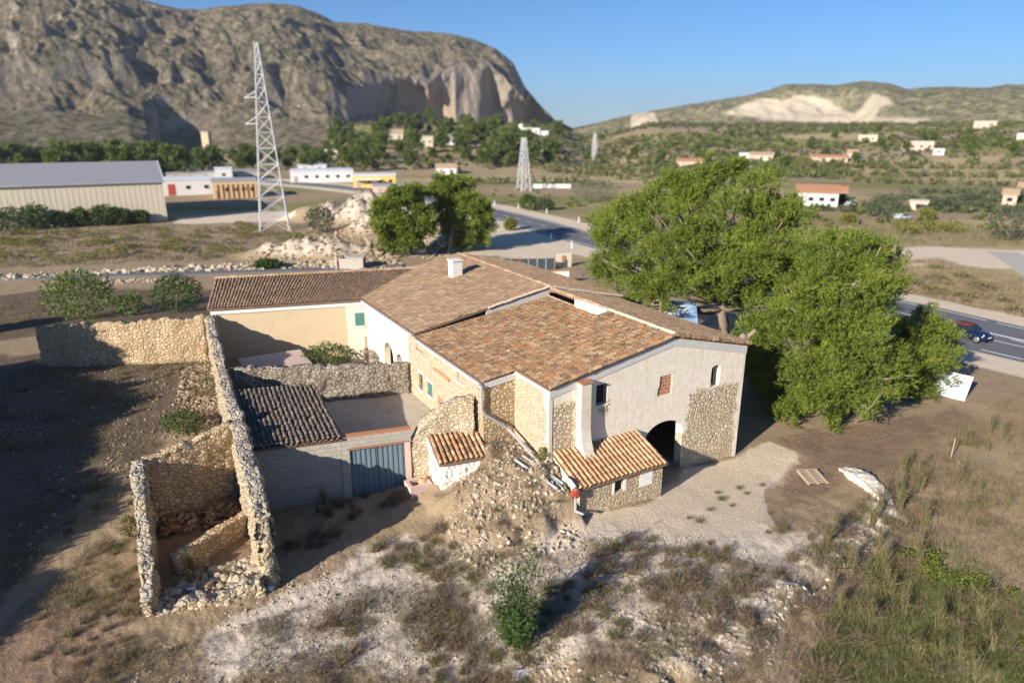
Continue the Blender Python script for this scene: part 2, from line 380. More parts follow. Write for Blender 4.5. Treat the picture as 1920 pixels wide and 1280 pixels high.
def brick_mat(name, c1, c2, mo, w, h, ms=.02, axis='XZ', bs=.5, squ=0):
    m, nt, b = mk(name, .9, .12); v = coords(nt); s = nd(nt, 'SeparateXYZ', {0: v})
    cv = nd(nt, 'CombineXYZ', {0: s.outputs['XYZ'.index(axis[0])], 1: s.outputs['XYZ'.index(axis[1])]}).outputs[0]
    t = nd(nt, 'TexBrick', {'Vector': cv, 'Color1': (*c1, 1), 'Color2': (*c2, 1), 'Mortar': (*mo, 1), 'Scale': 1, 'Mortar Size': ms, 'Mortar Smooth': .2, 'Brick Width': w, 'Row Height': h})
    c = mixc(nt, mth(nt, 'MULTIPLY', nz(nt, v, 3, 5), .45), t.outputs[0], [q * .7 for q in c1]); setc(nt, b, c); bump(nt, mth(nt, 'SUBTRACT', mth(nt, 'MULTIPLY', nz(nt, v, 20, 3), .3), t.outputs[1]), bs, .02, b); return m
M['brick'] = brick_mat('hollow clay brick', (.44, .16, .08), (.52, .20, .10), (.58, .49, .38), .40, .2, .02)
M['block'] = brick_mat('concrete blocks', (.40, .36, .30), (.47, .43, .36), (.30, .27, .23), .5, .25, .016)
def leafmat(name, dark, light, warm=None, trans=.25):
    m, nt, b = mk(name, .6, .2); g = nd(nt, 'NewGeometry').outputs['Random Per Island']; oi = nd(nt, 'ObjectInfo').outputs['Random']
    v = coords(nt); big = nz(nt, v, .55, 3)
    c = ramp(nt, g, [(0, dark), (.55, [(p + q) / 2 for p, q in zip(dark, light)]), (1, light)])
    c = mixc(nt, mth(nt, 'MULTIPLY', oi, .35), c, [q * .72 for q in light])
    if warm: c = mixc(nt, ramp(nt, big, [(.48, 0), (.7, .7)]), c, warm)
    setc(nt, b, c)
    tr = nd(nt, 'BsdfTranslucent', {0: c}); mx = nd(nt, 'MixShader', {0: trans, 1: b.outputs[0], 2: tr.outputs[0]})
    nt.links.new(mx.outputs[0], nt.nodes['Material Output'].inputs[0]); return m
M['pine'] = leafmat('pine needles', (.032, .058, .010), (.245, .31, .04), (.30, .34, .055), trans=.18)
M['pine_far'] = leafmat('distant pine foliage', (.05, .08, .02), (.17, .22, .045), (.19, .22, .05))
M['scrubgreen'] = leafmat('green scrub', (.06, .08, .025), (.18, .20, .06), (.22, .20, .08))
M['olive'] = leafmat('olive foliage', (.06, .08, .04), (.13, .15, .08))
M['bushgreen'] = leafmat('dark green leaves', (.035, .065, .02), (.10, .16, .04))
M['figleaf'] = leafmat('bright broad leaves', (.07, .11, .02), (.19, .25, .06))
M['yellowgreen'] = leafmat('yellow green scrub', (.12, .13, .025), (.28, .26, .06))
M['vine'] = leafmat('creeping vine leaves', (.07, .10, .02), (.20, .23, .04), (.32, .29, .05))
M['dry'] = leafmat('dry brown twigs', (.13, .09, .055), (.36, .27, .17), trans=.2)
M['drygreen'] = leafmat('grey green dry stems', (.11, .10, .045), (.29, .255, .12), trans=.2)
M['drygrass'] = leafmat('dry straw grass', (.17, .125, .075), (.42, .33, .21), (.25, .22, .11), trans=.2)
M['grassgreen'] = leafmat('green grass', (.10, .125, .04), (.25, .27, .09), (.32, .28, .12), trans=.25)
def bark(name, a, b2):
    m, nt, b = mk(name, .95, .1); v = nd(nt, 'VectorMath', {0: coords(nt), 1: (1, 1, .25)}, operation='MULTIPLY').outputs[0]
    n = nz(nt, v, 9, 6, .7); setc(nt, b, mixc(nt, n, a, b2)); bump(nt, n, .9, .05, b); return m
M['bark'] = bark('pine bark', (.13, .095, .07), (.40, .32, .25))
M['rock'] = None
def rockmat(name, a, b2, c3):
    m, nt, b = mk(name, .92, .1); v = coords(nt); g = nd(nt, 'NewGeometry').outputs['Random Per Island']
    c = mixc(nt, g, a, b2); c = mixc(nt, ramp(nt, nz(nt, v, 6, 5), [(.45, 0), (.7, .7)]), c, c3); setc(nt, b, c); bump(nt, nz(nt, v, 9, 6), .6, .05, b); return m
M['rock'] = rockmat('pale limestone rubble', (.30, .24, .17), (.58, .50, .38), (.40, .30, .19))
M['rubble_tan'] = rockmat('tan rubble', (.22, .165, .105), (.44, .355, .25), (.30, .215, .13))
M['rock_white'] = rockmat('white limestone', (.48, .42, .34), (.72, .66, .56), (.44, .36, .27))
M['glass'] = simple('dark window glass', (.02, .022, .025), .12, .1, 2, spec=.6)
M['dark'] = simple('painted interior dark', (.03, .026, .022), .9, .2, 2)  # near-black colour of sheets that stand in for unlit rooms behind openings
M['steel'] = simple('galvanised steel', (.46, .47, .48), .45, .12, 3, metal=.55)
M['pylon'] = simple('galvanised lattice steel', (.62, .62, .62), .6, .1, 1, metal=.1)
M['zinc'] = simple('zinc gutter', (.46, .47, .48), .45, .12, 5, metal=.2)
M['pvc'] = simple('grey plastic pipe', (.36, .36, .35), .45, .1, 5)
M['red'] = simple('red painted metal', (.42, .07, .045), .5, .2, 6)
M['gate'] = None
def gatemat():
    m, nt, b = mk('blue grey corrugated steel', .5, .4); v = coords(nt); b.inputs['Metallic'].default_value = .15
    c = mixc(nt, nz(nt, v, 2.5, 5), (.11, .165, .19), (.19, .255, .285)); c = mixc(nt, ramp(nt, nz(nt, nd(nt, 'VectorMath', {0: v, 1: (4, 4, .4)}, operation='MULTIPLY').outputs[0], 3, 5), [(.55, 0), (.75, .5)]), c, (.30, .26, .22)); setc(nt, b, c); return m
M['gate'] = gatemat()
M['wood'] = simple('grey weathered wood', (.42, .33, .23), .85, .35, 9, bmp=.3)
M['greenpaint'] = simple('faded green shutters', (.07, .19, .17), .7, .25, 5)
M['iron'] = simple('black iron bars', (.025, .025, .028), .5, .2, 5)
M['panelwhite'] = simple('white painted panel', (.82, .82, .82), .5, .03, 1)
M['wh_wall'] = None
def ribbed(name, col, col2, axis, pitch):
    m, nt, b = mk(name, .55, .3); v = coords(nt); s = nd(nt, 'SeparateXYZ', {0: v}).outputs['XYZ'.index(axis)]
    t = mth(nt, 'PINGPONG', s, pitch / 2); h = sst(nt, t, pitch * .12, pitch * .2)
    setc(nt, b, mixc(nt, nz(nt, v, .25, 4), col, col2)); bump(nt, h, .6, .08, b); return m
M['wh_wall'] = simple('cream profiled cladding', (.66, .57, .42), .6, .06, .2)
M['wh_roof'] = simple('grey profiled roofing', (.30, .29, .30), .6, .08, .2)
M['whiteroof'] = simple('white sheet roofing', (.70, .73, .76), .5, .1, .5)
M['greyroof'] = simple('grey sheet roofing', (.36, .37, .38), .6, .15, .5)
M['orangeroof'] = simple('orange roof tiles', (.44, .22, .12), .85, .15, 2)
M['tanroof'] = simple('tan roof tiles', (.46, .32, .20), .85, .2, 2)
M['orangemetal'] = simple('orange racking', (.60, .34, .12), .7, .25, 2)
M['carblue'] = simple('dark blue car paint', (.012, .022, .07), .18, .1, 1, metal=.3, spec=.6)
M['carsilver'] = simple('pale car paint', (.55, .58, .62), .25, .05, 1, metal=.3, spec=.6)
M['softtop'] = simple('maroon canvas hood', (.13, .035, .03), .9, .2, 8)
M['tyre'] = simple('black rubber', (.02, .02, .02), .8, .2, 5)
M['rim'] = simple('alloy rim', (.5, .5, .52), .35, .05, 2, metal=.8)
M['lamp'] = simple('headlamp glass', (.75, .76, .78), .1, .03, 2, spec=.7)
M['black'] = simple('black plastic', (.02, .02, .022), .6, .2, 3)
M['clay'] = simple('clay pot', (.55, .32, .18), .8, .2, 6)
M['net'] = simple('dark green shade net', (.045, .065, .07), .9, .3, 3)
M['rust'] = simple('rusty steel', (.30, .16, .09), .85, .3, 6)
M['asphalt'] = None
def asphalt():
    m, nt, b = mk('worn asphalt', .85, .25); v = coords(nt)
    c = mixc(nt, nz(nt, v, .15, 5), (.10, .10, .105), (.16, .16, .165)); c = mixc(nt, mth(nt, 'MULTIPLY', nz(nt, v, 12, 3), .4), c, (.2, .2, .2)); setc(nt, b, c); return m
M['asphalt'] = asphalt()
M['paint'] = simple('white road paint', (.72, .72, .70), .7, .12, 1)
def ground_mat():
    m, nt, b = mk('stony ground', .97, .05); v = coords(nt)
    at = nd(nt, 'VertexColor', layer_name='mask'); s = nd(nt, 'SeparateColor', {0: at.outputs[0]})
    at2 = nd(nt, 'VertexColor', layer_name='mask2'); s2 = nd(nt, 'SeparateColor', {0: at2.outputs[0]})
    n1 = nz(nt, v, .9, 8, .62); n2_ = nz(nt, v, 5.5, 8, .7); n3 = nz(nt, v, 17, 4, .7)
    dry = mixc(nt, n2_, (.24, .165, .095), (.50, .38, .25)); dry = mixc(nt, ramp(nt, n1, [(.42, 0), (.68, .5)]), dry, (.26, .20, .11))
    grav = mixc(nt, n2_, (.58, .48, .37), (.82, .71, .575)); grav = mixc(nt, ramp(nt, n1, [(.5, 0), (.75, .55)]), grav, (.44, .32, .21))
    grav = mixc(nt, ramp(nt, n3, [(.56, 0), (.68, .42)]), grav, (.34, .265, .19)); grav = mixc(nt, ramp(nt, nz(nt, v, 2.6, 6, .7), [(.52, 0), (.68, .5)]), grav, (.36, .28, .19))
    soil_and_shade = mixc(nt, n2_, (.085, .06, .042), (.22, .165, .115))  # dark tone for bare soil, litter and the shade painted on the left yard
    orange = mixc(nt, n2_, (.20, .125, .075), (.42, .29, .19))
    green = mixc(nt, n2_, (.165, .155, .055), (.32, .295, .115))
    field = mixc(nt, n2_, (.35, .27, .145), (.50, .395, .225))
    def m_(sock, lo=.35, hi=.65):
        e = mth(nt, 'ADD', sock, mth(nt, 'MULTIPLY', mth(nt, 'SUBTRACT', mth(nt, 'ADD', mth(nt, 'MULTIPLY', n1, .6), mth(nt, 'MULTIPLY', n2_, .4)), .5), .9)); return sst(nt, e, lo, hi)
    c = mixc(nt, m_(s.outputs[2]), dry, soil_and_shade); c = mixc(nt, m_(s2.outputs[0]), c, green); c = mixc(nt, m_(s2.outputs[1]), c, field)
    c = mixc(nt, m_(s.outputs[1]), c, orange); c = mixc(nt, m_(s.outputs[0]), c, grav)
    yd = mixc(nt, n2_, (.60, .485, .345), (.78, .655, .49)); yd = mixc(nt, ramp(nt, n1, [(.5, 0), (.72, .4)]), yd, (.50, .39, .27)); c = mixc(nt, m_(at2.outputs['Alpha']), c, yd)
    vo = nd(nt, 'TexVoronoi', {'Vector': v, 'Scale': 7.0}); st = ramp(nt, vo.outputs['Distance'], [(.16, 1), (.30, 0)])
    st = mth(nt, 'MULTIPLY', st, ramp(nt, nz(nt, v, 1.7, 4), [(.45, 0), (.6, .55)]))
    c = mixc(nt, mth(nt, 'MULTIPLY', st, s2.outputs[2]), c, (.62, .54, .43))
    setc(nt, b, c); bump(nt, mth(nt, 'ADD', mth(nt, 'ADD', n2_, mth(nt, 'MULTIPLY', n3, .5)), mth(nt, 'MULTIPLY', st, .5)), .9, .10, b); return m
M['ground'] = ground_mat()
def hill_mat(name, scrub1, scrub2, rockc, rock2, ochre, sc, quarry=False):
    m, nt, b = mk(name, .97, .03); v = coords(nt); g = nd(nt, 'NewGeometry').outputs['Normal']; up = nd(nt, 'SeparateXYZ', {0: g}).outputs[2]
    at = nd(nt, 'VertexColor', layer_name='mask'); s = nd(nt, 'SeparateColor', {0: at.outputs[0]})
    n1 = nz(nt, v, sc, 8, .65); n2_ = nz(nt, v, sc * 6, 6, .7)
    rk = mixc(nt, nz(nt, nd(nt, 'VectorMath', {0: v, 1: (1, 1, .35)}, operation='MULTIPLY').outputs[0], sc * 3, 8, .7), rockc, rock2)
    rk = mixc(nt, mth(nt, 'MULTIPLY', s.outputs[0], ramp(nt, n1, [(.35, 0), (.6, 1)])), rk, ochre)
    sb = mixc(nt, n1, scrub1, scrub2); dots = ramp(nt, n2_, [(.47, 0), (.58, 1)]); sb = mixc(nt, mth(nt, 'MULTIPLY', dots, .75), sb, (.055, .062, .03))
    sb = mixc(nt, ramp(nt, n2_, [(.3, .6), (.42, 0)]), sb, rock2)
    f = mth(nt, 'ADD', mth(nt, 'MULTIPLY', mth(nt, 'SUBTRACT', n1, .5), .5), up); rf = sst(nt, f, .72, .48)
    if quarry: rf = mth(nt, 'MAXIMUM', mth(nt, 'MULTIPLY', rf, .3), s.outputs[1])
    c = mixc(nt, rf, sb, rk)
    if quarry: c = mixc(nt, s.outputs[1], c, mixc(nt, nz(nt, nd(nt, 'VectorMath', {0: v, 1: (.4, .4, 4)}, operation='MULTIPLY').outputs[0], sc * 2, 6), (.44, .36, .25), (.62, .53, .40)))
    setc(nt, b, c); bump(nt, mth(nt, 'ADD', n1, mth(nt, 'MULTIPLY', n2_, .6)), .8, 8.0 if not quarry else 4.0, b); return m
M['mountain'] = hill_mat('scrubby limestone mountain', (.135, .112, .068), (.25, .205, .14), (.19, .155, .12), (.46, .385, .30), (.50, .34, .19), .02)
M['hill'] = hill_mat('scrubby hill', (.18, .165, .09), (.29, .255, .155), (.30, .26, .2), (.42, .36, .27), (.5, .4, .26), .02, True)
# ------------------------------------------------------------------ the ground, one sheet out to the horizon
def polar_sheet():
    ph = np.concatenate([np.linspace(-1.45, -.80, 60), np.linspace(-.79, .79, 720), np.linspace(.80, 1.45, 60)])
    r = [2.0]
    while r[-1] < 6500:
        q = r[-1]; r.append(q + max(.16 if q < 60 else .25, q * (.0085 if q > 60 else .006)))
    r = np.array(r); P, R = np.meshgrid(ph, r); return R * np.sin(P), R * np.cos(P), len(r), len(ph)
def grid_faces(nr, nc):
    i, j = np.meshgrid(np.arange(nr - 1), np.arange(nc - 1), indexing='ij'); k = (i * nc + j).ravel()
    return np.stack([k, k + 1, k + nc + 1, k + nc], 1)
gx, gy, nr, nc = polar_sheet(); gzv = gz(gx, gy)
def pxpoly(pts, z=0.0): return [tuple(onz(x, y, z)[:2]) for x, y in pts]
def soft(x, y, poly, e=1.0, wob=1.2, sc=.35):
    d = sdf(x, y, poly) + wob * n2(x, y, sc, 4, 33); return ss(.5 + d / (2 * e))
rr = np.hypot(gx, gy); near = rr < 75
GRAVEL = pxpoly([(400, 1180), (520, 1105), (640, 1020), (760, 985), (850, 1000), (940, 1030), (1080, 985), (1240, 925), (1290, 880), (1390, 850), (1450, 800), (1480, 830), (1440, 900), (1460, 960), (1440, 1010), (1660, 880), (1690, 940), (1600, 1030), (1480, 1120), (1400, 1250), (1000, 1240), (700, 1225), (420, 1240)])
YARD = pxpoly([(1080, 985), (1240, 925), (1290, 875), (1390, 850), (1440, 800), (1490, 830), (1440, 890), (1455, 960), (1400, 1000), (1250, 1010)])
LITTER = pxpoly([(1400, 850), (1430, 780), (1560, 770), (1800, 740), (1860, 780), (1700, 850), (1560, 900), (1500, 960), (1440, 930), (1450, 880)])
RIGHT = pxpoly([(1700, 760), (1960, 700), (2300, 800), (2300, 1400), (1420, 1400), (1480, 1120), (1620, 1010), (1690, 900)])
GREEN = pxpoly([(1700, 950), (1800, 980), (1960, 1090), (2100, 1300), (1500, 1320), (1560, 1110)])
LEFTSHADE = pxpoly([(-300, 1200), (0, 1140), (130, 1010), (260, 880), (430, 800), (400, 690), (80, 700), (-300, 720)])  # outline of the pines' cast shadow; the ground colour is darkened inside it
ORANGE = pxpoly([(-250, 1250), (0, 1130), (200, 950), (270, 1150), (240, 1290), (-250, 1400)])
RUINF = pxpoly([(285, 1150), (300, 870), (440, 830), (510, 1090)], -.4)
FIELDL = [(-200, 60), (-75, 55), (-40, 52), (-22, 60), (-24, 84), (-60, 84), (-200, 84)]
m1 = np.zeros((nr, nc, 4)); m2 = np.zeros((nr, nc, 4)); m1[..., 3] = 1; m2[..., 3] = 1
dr = dist_poly(gx, gy, ROAD[::4])
grav = np.maximum(soft(gx, gy, GRAVEL, 1.6, 1.5), soft(gx, gy, YARD, .5, .4)) * near
a_, b_ = local_xy(gx, gy)
verge = ss((11.5 - dr) / 2.0) * ss((rr - 40) / 10) * .9
track = np.maximum(soft(gx, gy, pxpoly([(1660, 470), (1720, 462), (1960, 470), (1960, 505), (1700, 500)], -1), 1.5, 1.0), soft(gx, gy, pxpoly([(920, 425), (1070, 470), (1040, 495), (930, 480), (760, 480), (740, 465)], -1), 2, 1.5))
track = np.maximum(track, soft(gx, gy, pxpoly([(330, 408), (480, 395), (560, 400), (560, 415), (330, 420)], -1), 2, 1.5))
heap = np.maximum.reduce([mounded(gx, gy, -31, 106, 12, 5.5, 1.), mounded(gx, gy, -31, 147, 12, 11, 1.), mounded(gx, gy, -22, 132, 12, 11, 1.), mounded(gx, gy, -15.5, 120, 8, 7, 1.)])
m1[..., 0] = np.clip(np.maximum.reduce([grav, .55 * ss(heap * 1.6)]), 0, 1)
mdm = np.clip((b_ + 2.9) / 1.2, 0, 1) * np.clip((a_ + 5.7) / 1.0, 0, 1) * (a_ < .5) * (b_ < 5)
m1[..., 0] = np.maximum(m1[..., 0], .22 * mdm)
m1[..., 1] = np.clip(np.maximum.reduce([.62 * soft(gx, gy, ORANGE, 2.5, 2.0), soft(gx, gy, RUINF, .3, .2), .52 * soft(gx, gy, LITTER, 1.2, 1.5)]) * near, 0, 1)
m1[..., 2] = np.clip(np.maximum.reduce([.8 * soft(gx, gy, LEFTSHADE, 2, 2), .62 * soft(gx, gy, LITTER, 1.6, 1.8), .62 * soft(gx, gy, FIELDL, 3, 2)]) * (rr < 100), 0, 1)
strips = ss(.5 + 1.2 * n2(gx * .35, gy, .022, 3, 21))
m2[..., 0] = np.clip(np.maximum(.75 * soft(gx, gy, GREEN, 1.5, 2) * near, .75 * strips * ss((rr - 110) / 60)), 0, 1)
m2[..., 1] = np.clip(np.maximum(.75 * ss((rr - 85) / 25) * ss(.5 + 1.3 * n2(gx * .5, gy, .03, 3, 41)), .45 * soft(gx, gy, RIGHT, 2, 2) * near), 0, 1)
yardm = soft(gx, gy, YARDP, 1.3, 1.5) * near; m2[..., 3] = np.maximum.reduce([yardm, track, verge * .9]); m1[..., 2] *= 1 - yardm
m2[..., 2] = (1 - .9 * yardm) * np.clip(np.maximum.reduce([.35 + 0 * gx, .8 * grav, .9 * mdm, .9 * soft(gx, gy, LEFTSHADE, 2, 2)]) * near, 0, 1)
mb = MB(); mb.add(np.stack([gx.ravel(), gy.ravel(), gzv.ravel()], 1), grid_faces(nr, nc))
ground = part('ground', mb, M['ground'], smooth=True); ground['kind'] = 'structure'
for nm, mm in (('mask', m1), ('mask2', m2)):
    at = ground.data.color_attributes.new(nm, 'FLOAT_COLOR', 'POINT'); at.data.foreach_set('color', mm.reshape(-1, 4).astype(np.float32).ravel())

# ------------------------------------------------------------------ road with its painted lines
def ribbon(P, o0, o1, z, skip=None):
    P = np.asarray(P); T = np.gradient(P, axis=0); T /= np.linalg.norm(T, axis=1)[:, None]; N = np.stack([T[:, 1], -T[:, 0]], 1)
    A = P + N * np.asarray(o0).reshape(-1, 1); B = P + N * np.asarray(o1).reshape(-1, 1); n = len(P); zz = np.full((n, 1), z)
    return np.concatenate([np.hstack([A, zz]), np.hstack([B, zz])]), [[i, i + 1, n + i + 1, n + i] for i in range(n - 1)]
def resample(P, step):
    s = np.concatenate([[0], np.cumsum(np.linalg.norm(np.diff(P, axis=0), axis=1))]); t = np.arange(0, s[-1], step)
    return np.stack([np.interp(t, s, P[:, 0]), np.interp(t, s, P[:, 1])], 1)
RD = resample(ROAD, 1.0); ZR = -.93
sd = np.array([p[1] for p in RD]); wide = np.where(sd < 95, np.clip((95 - sd) / 25, 0, 1), 0) * 3.2     # turning lane opens towards the right
wd = np.interp(np.arange(len(RD)), np.arange(len(RD)), wide)
mb = MB(); v, f = ribbon(RD, -4.6 - wd * .5, 4.6 + wd * .5, ZR)
n = len(RD); low = v.copy(); low[:, 2] = -1.5
mb.add(np.concatenate([v, low]), f, [[i, 2 * n + i, 2 * n + i + 1, i + 1] for i in range(n - 1)], [[n + i + 1, 3 * n + i + 1, 3 * n + i, n + i] for i in range(n - 1)])
tag(part('road', mb, M['asphalt']), kind='structure')
mb = MB()
for sgn in (-1, 1):
    o = sgn * (3.75 + wd * .5); v, f = ribbon(RD, o - .11, o + .11, ZR + .012)
    if sgn > 0: f = [q for i, q in enumerate(f) if sd[i] > 92 or i % 5 < 3]
    else: f = [q for i, q in enumerate(f) if sd[i] > 92 or i % 7 < 6]
    mb.add(v, f)
for o, k, u in ((-.3 - .0 * wd, 6, 3), (wd * .5 - .3, 4, 4)):
    v, f = ribbon(RD, o - .10, o + .10, ZR + .012); mb.add(v, [q for i, q in enumerate(f) if (i % k) < u and (k == 6 or sd[i] < 90)])
sel = [i for i in range(len(RD)) if 38 < sd[i] < 70]           # hatched island
P = RD[sel]; hw = np.interp(np.arange(len(P)), [0, len(P) * .25, len(P)], [.05, .35, .9]); v, f = ribbon(P, -1.0 - hw * .3, -1.0 + hw, ZR + .014); mb.add(v, f)
tag(part('road_markings', mb, M['paint']), kind='structure')
def path_strip(name, pts, wdt, z, mat):
    P = resample(catmull(pts), 1.5); v, f = ribbon(P, np.full(len(P), -wdt / 2), np.full(len(P), wdt / 2), z); v[:, 2] = gz(v[:, 0], v[:, 1], False) + z
    n = len(P); low = v.copy(); low[:, 2] -= .6; m = MB().add(np.concatenate([v, low]), f, [[i, 2 * n + i, 2 * n + i + 1, i + 1] for i in range(n - 1)], [[n + i + 1, 3 * n + i + 1, 3 * n + i, n + i] for i in range(n - 1)])
    return tag(part(name, m, mat), kind='structure')
path_strip('lane', [onz(x, y, -1)[:2] for x, y in ((-260, 530), (0, 524), (200, 517), (400, 512), (620, 505), (760, 499))], 2.0, .16, M['asphalt'])
path_strip('side_road', [onz(x, y, -1)[:2] for x, y in ((1880, 474), (1905, 488), (1940, 510), (2010, 560))], 4.5, .14, M['concrete'])

# ------------------------------------------------------------------ mountain on the left, quarried hill on the right
def sight(X, Y):
    r = np.array([ray(x, y) for x, y in zip(X, Y)]); h = np.hypot(r[:, 0], r[:, 1]); return np.arctan2(r[:, 0], r[:, 1]), r[:, 2] / h
rk = lambda T, X: 1 - .97 * ss((T - np.interp(X, [400, 640, 900], [.16, .32, .40])) / .24)
def make_hill(name, sil, X0, X1, ncol, nrow, rfun, prof, mat, maskf, amp, fold, base=-6.0):
    X = np.linspace(X0, X1, ncol); Y = np.interp(X, [p[0] for p in sil], [p[1] for p in sil]); ph, tn = sight(X, Y)
    t = np.linspace(0, 1, nrow); back = np.linspace(1.04, 1.5, 12); tt = np.concatenate([t, back])
    r0, r1, dr_ = rfun(X)
    T, Xg = np.meshgrid(tt, X, indexing='ij'); PH = np.broadcast_to(ph, T.shape); TN = np.broadcast_to(tn, T.shape)
    R = r0 + (r1 - r0) * T; R = R + dr_ * rk(T, Xg)
    x = R * np.sin(PH); y = R * np.cos(PH); hc = H + TN * (r1 + .15 * dr_)
    Pq = prof(np.clip(T, 0, 1), Xg)
    z = base + (hc - base) * Pq
    nn = fbm(np.stack([x.ravel() / fold, y.ravel() / fold, z.ravel() / fold * .8], 1), 6, .5).reshape(x.shape)
    rd = 1 - np.abs(fbm(np.stack([x.ravel() / fold * 1.7, y.ravel() / fold * 1.7, z.ravel() / fold * .5 + 9], 1), 5, .55).reshape(x.shape)) * 2
    env = np.sin(np.clip(T, 0, 1) * math.pi) ** .6 * (.15 + .85 * ss((T - .28) / .10))
    z = z + amp * env * (nn * 1.0 + 1.0 * (rd - .5))
    rad = amp * 1.1 * env * (nn + .5 * (rd - .5)); x = x + rad * np.sin(PH); y = y + rad * np.cos(PH)
    R2 = np.hypot(x, y); crest = H + TN * R2 + 1.5 * fbm(np.stack([x.ravel() / 14, y.ravel() / 14, 0 * x.ravel()], 1), 4).reshape(x.shape)
    z = np.where(T >= 1, crest - (T - 1) * R2 * .35, np.minimum(z, crest)); z = np.where(T <= 0, base, z)
    mb = MB(); mb.add(np.stack([x.ravel(), y.ravel(), z.ravel()], 1), grid_faces(len(tt), ncol)[:, ::-1])
    m = np.zeros(x.shape + (4,)); m[..., 3] = 1
    el = z - H; px = Xg; d = x * 0 + y * CP - el * SP; py = 640 - F * (y * SP + el * CP) / d
    maskf(m, px, py, T); mb.C.append(m.reshape(-1, 4))
    return tag(part(name, mb, mat, smooth=True), kind='structure')
def blob(px, py, cx, cy, rx, ry): return ss(1.4 - np.hypot((px - cx) / rx, (py - cy) / ry))
SIL = [(-700, 60), (-400, 0), (-150, -45), (60, -60), (200, -25), (262, 0), (300, 10), (330, 16), (370, 18), (420, 13), (500, 5), (560, 12), (600, 26), (625, 40), (690, 45), (760, 58), (830, 61), (890, 75), (930, 92), (962, 118), (985, 165), (1010, 195), (1040, 226), (1075, 242)]
def m_r(X):
    d = np.interp(X, [-700, -200, 0, 120, 200, 238, 262, 300, 360, 430, 520, 600, 640, 672, 700, 780, 822, 850, 900, 930, 960, 1010, 1075], [-60, -60, -40, -50, -60, -45, 40, 75, 70, 40, 0, -20, -10, 60, 110, 130, 110, 60, 60, 90, 80, 120, 200])
    return 520 + 0 * X + np.interp(X, [600, 1075], [0, 330]), 1050 + np.interp(X, [-700, 400, 1075], [-150, 0, 80]), d * 1.0
def m_p(T, X):
    k = np.interp(X, [-700, 230, 420, 650, 820, 1075], [.20, .21, .22, .20, .13, .09])     # height where the cliffs begin
    c0 = np.interp(X, [-700, 230, 650, 820, 1075], [.34, .34, .38, .40, .42]); q = k + np.interp(X, [-700, 230, 650, 830, 950, 1075], [.26, .25, .20, .34, .50, .60])
    t1 = np.clip(T / c0, 0, 1); t2 = np.clip((T - c0) / .14, 0, 1); t3 = np.clip((T - c0 - .14) / (1 - c0 - .14), 0, 1)
    return k * t1 ** 1.3 + (q - k) * ss(t2) + (1 - q) * t3 ** .85
def m_m(m, px, py, T):
    o = np.maximum.reduce([blob(px, py, 45, 112, 30, 24), blob(px, py, 100, 168, 20, 18), blob(px, py, 455, 178, 18, 14), blob(px, py, 585, 178, 14, 14), .5 * blob(px, py, 820, 190, 60, 30)]); m[..., 0] = o
make_hill('mountain', SIL, -700, 1075, 760, 380, m_r, m_p, M['mountain'], m_m, 26.0, 95.0)
SIL2 = [(1040, 246), (1090, 238), (1130, 228), (1190, 214), (1240, 205), (1300, 195), (1345, 188), (1400, 180), (1440, 170), (1470, 159), (1520, 158), (1570, 160), (1615, 153), (1670, 157), (1700, 168), (1740, 164), (1790, 163), (1850, 165), (1890, 159), (1960, 158), (2200, 170), (2700, 200)]
def h_r(X):
    d = np.interp(X, [1040, 1200, 1350, 1420, 1520, 1600, 1640, 1700, 1800, 2000, 2700], [60, 40, 30, 60, 90, 90, 40, -20, -40, -40, 0]); return 640 + 0 * X, 1300 + 0 * X, d
def h_p(T, X): return .72 * T ** .9 + .28 * ss((T - .3) / .25)
QUARRY = [(1372, 205), (1400, 196), (1440, 184), (1466, 190), (1490, 180), (1530, 178), (1562, 190), (1585, 205), (1612, 215), (1640, 178), (1668, 182), (1680, 195), (1655, 205), (1640, 232), (1600, 232), (1500, 228), (1400, 220), (1360, 214)]
def h_m(m, px, py, T):
    q = ss(.5 + (sdf(px, py, QUARRY) + 5 * n2(px, py, .05, 3)) / 7); q = np.maximum(q, ss(.5 + sdf(px, py, [(1186, 210), (1226, 212), (1236, 230), (1215, 238), (1184, 238)]) / 4))
    q = np.maximum(q, .6 * ss(.5 + sdf(px, py, [(1640, 220), (1750, 222), (1760, 232), (1640, 233)]) / 6)); m[..., 1] = q
make_hill('quarry_hill', SIL2, 1040, 2700, 480, 160, h_r, h_p, M['hill'], h_m, 9.0, 70.0)
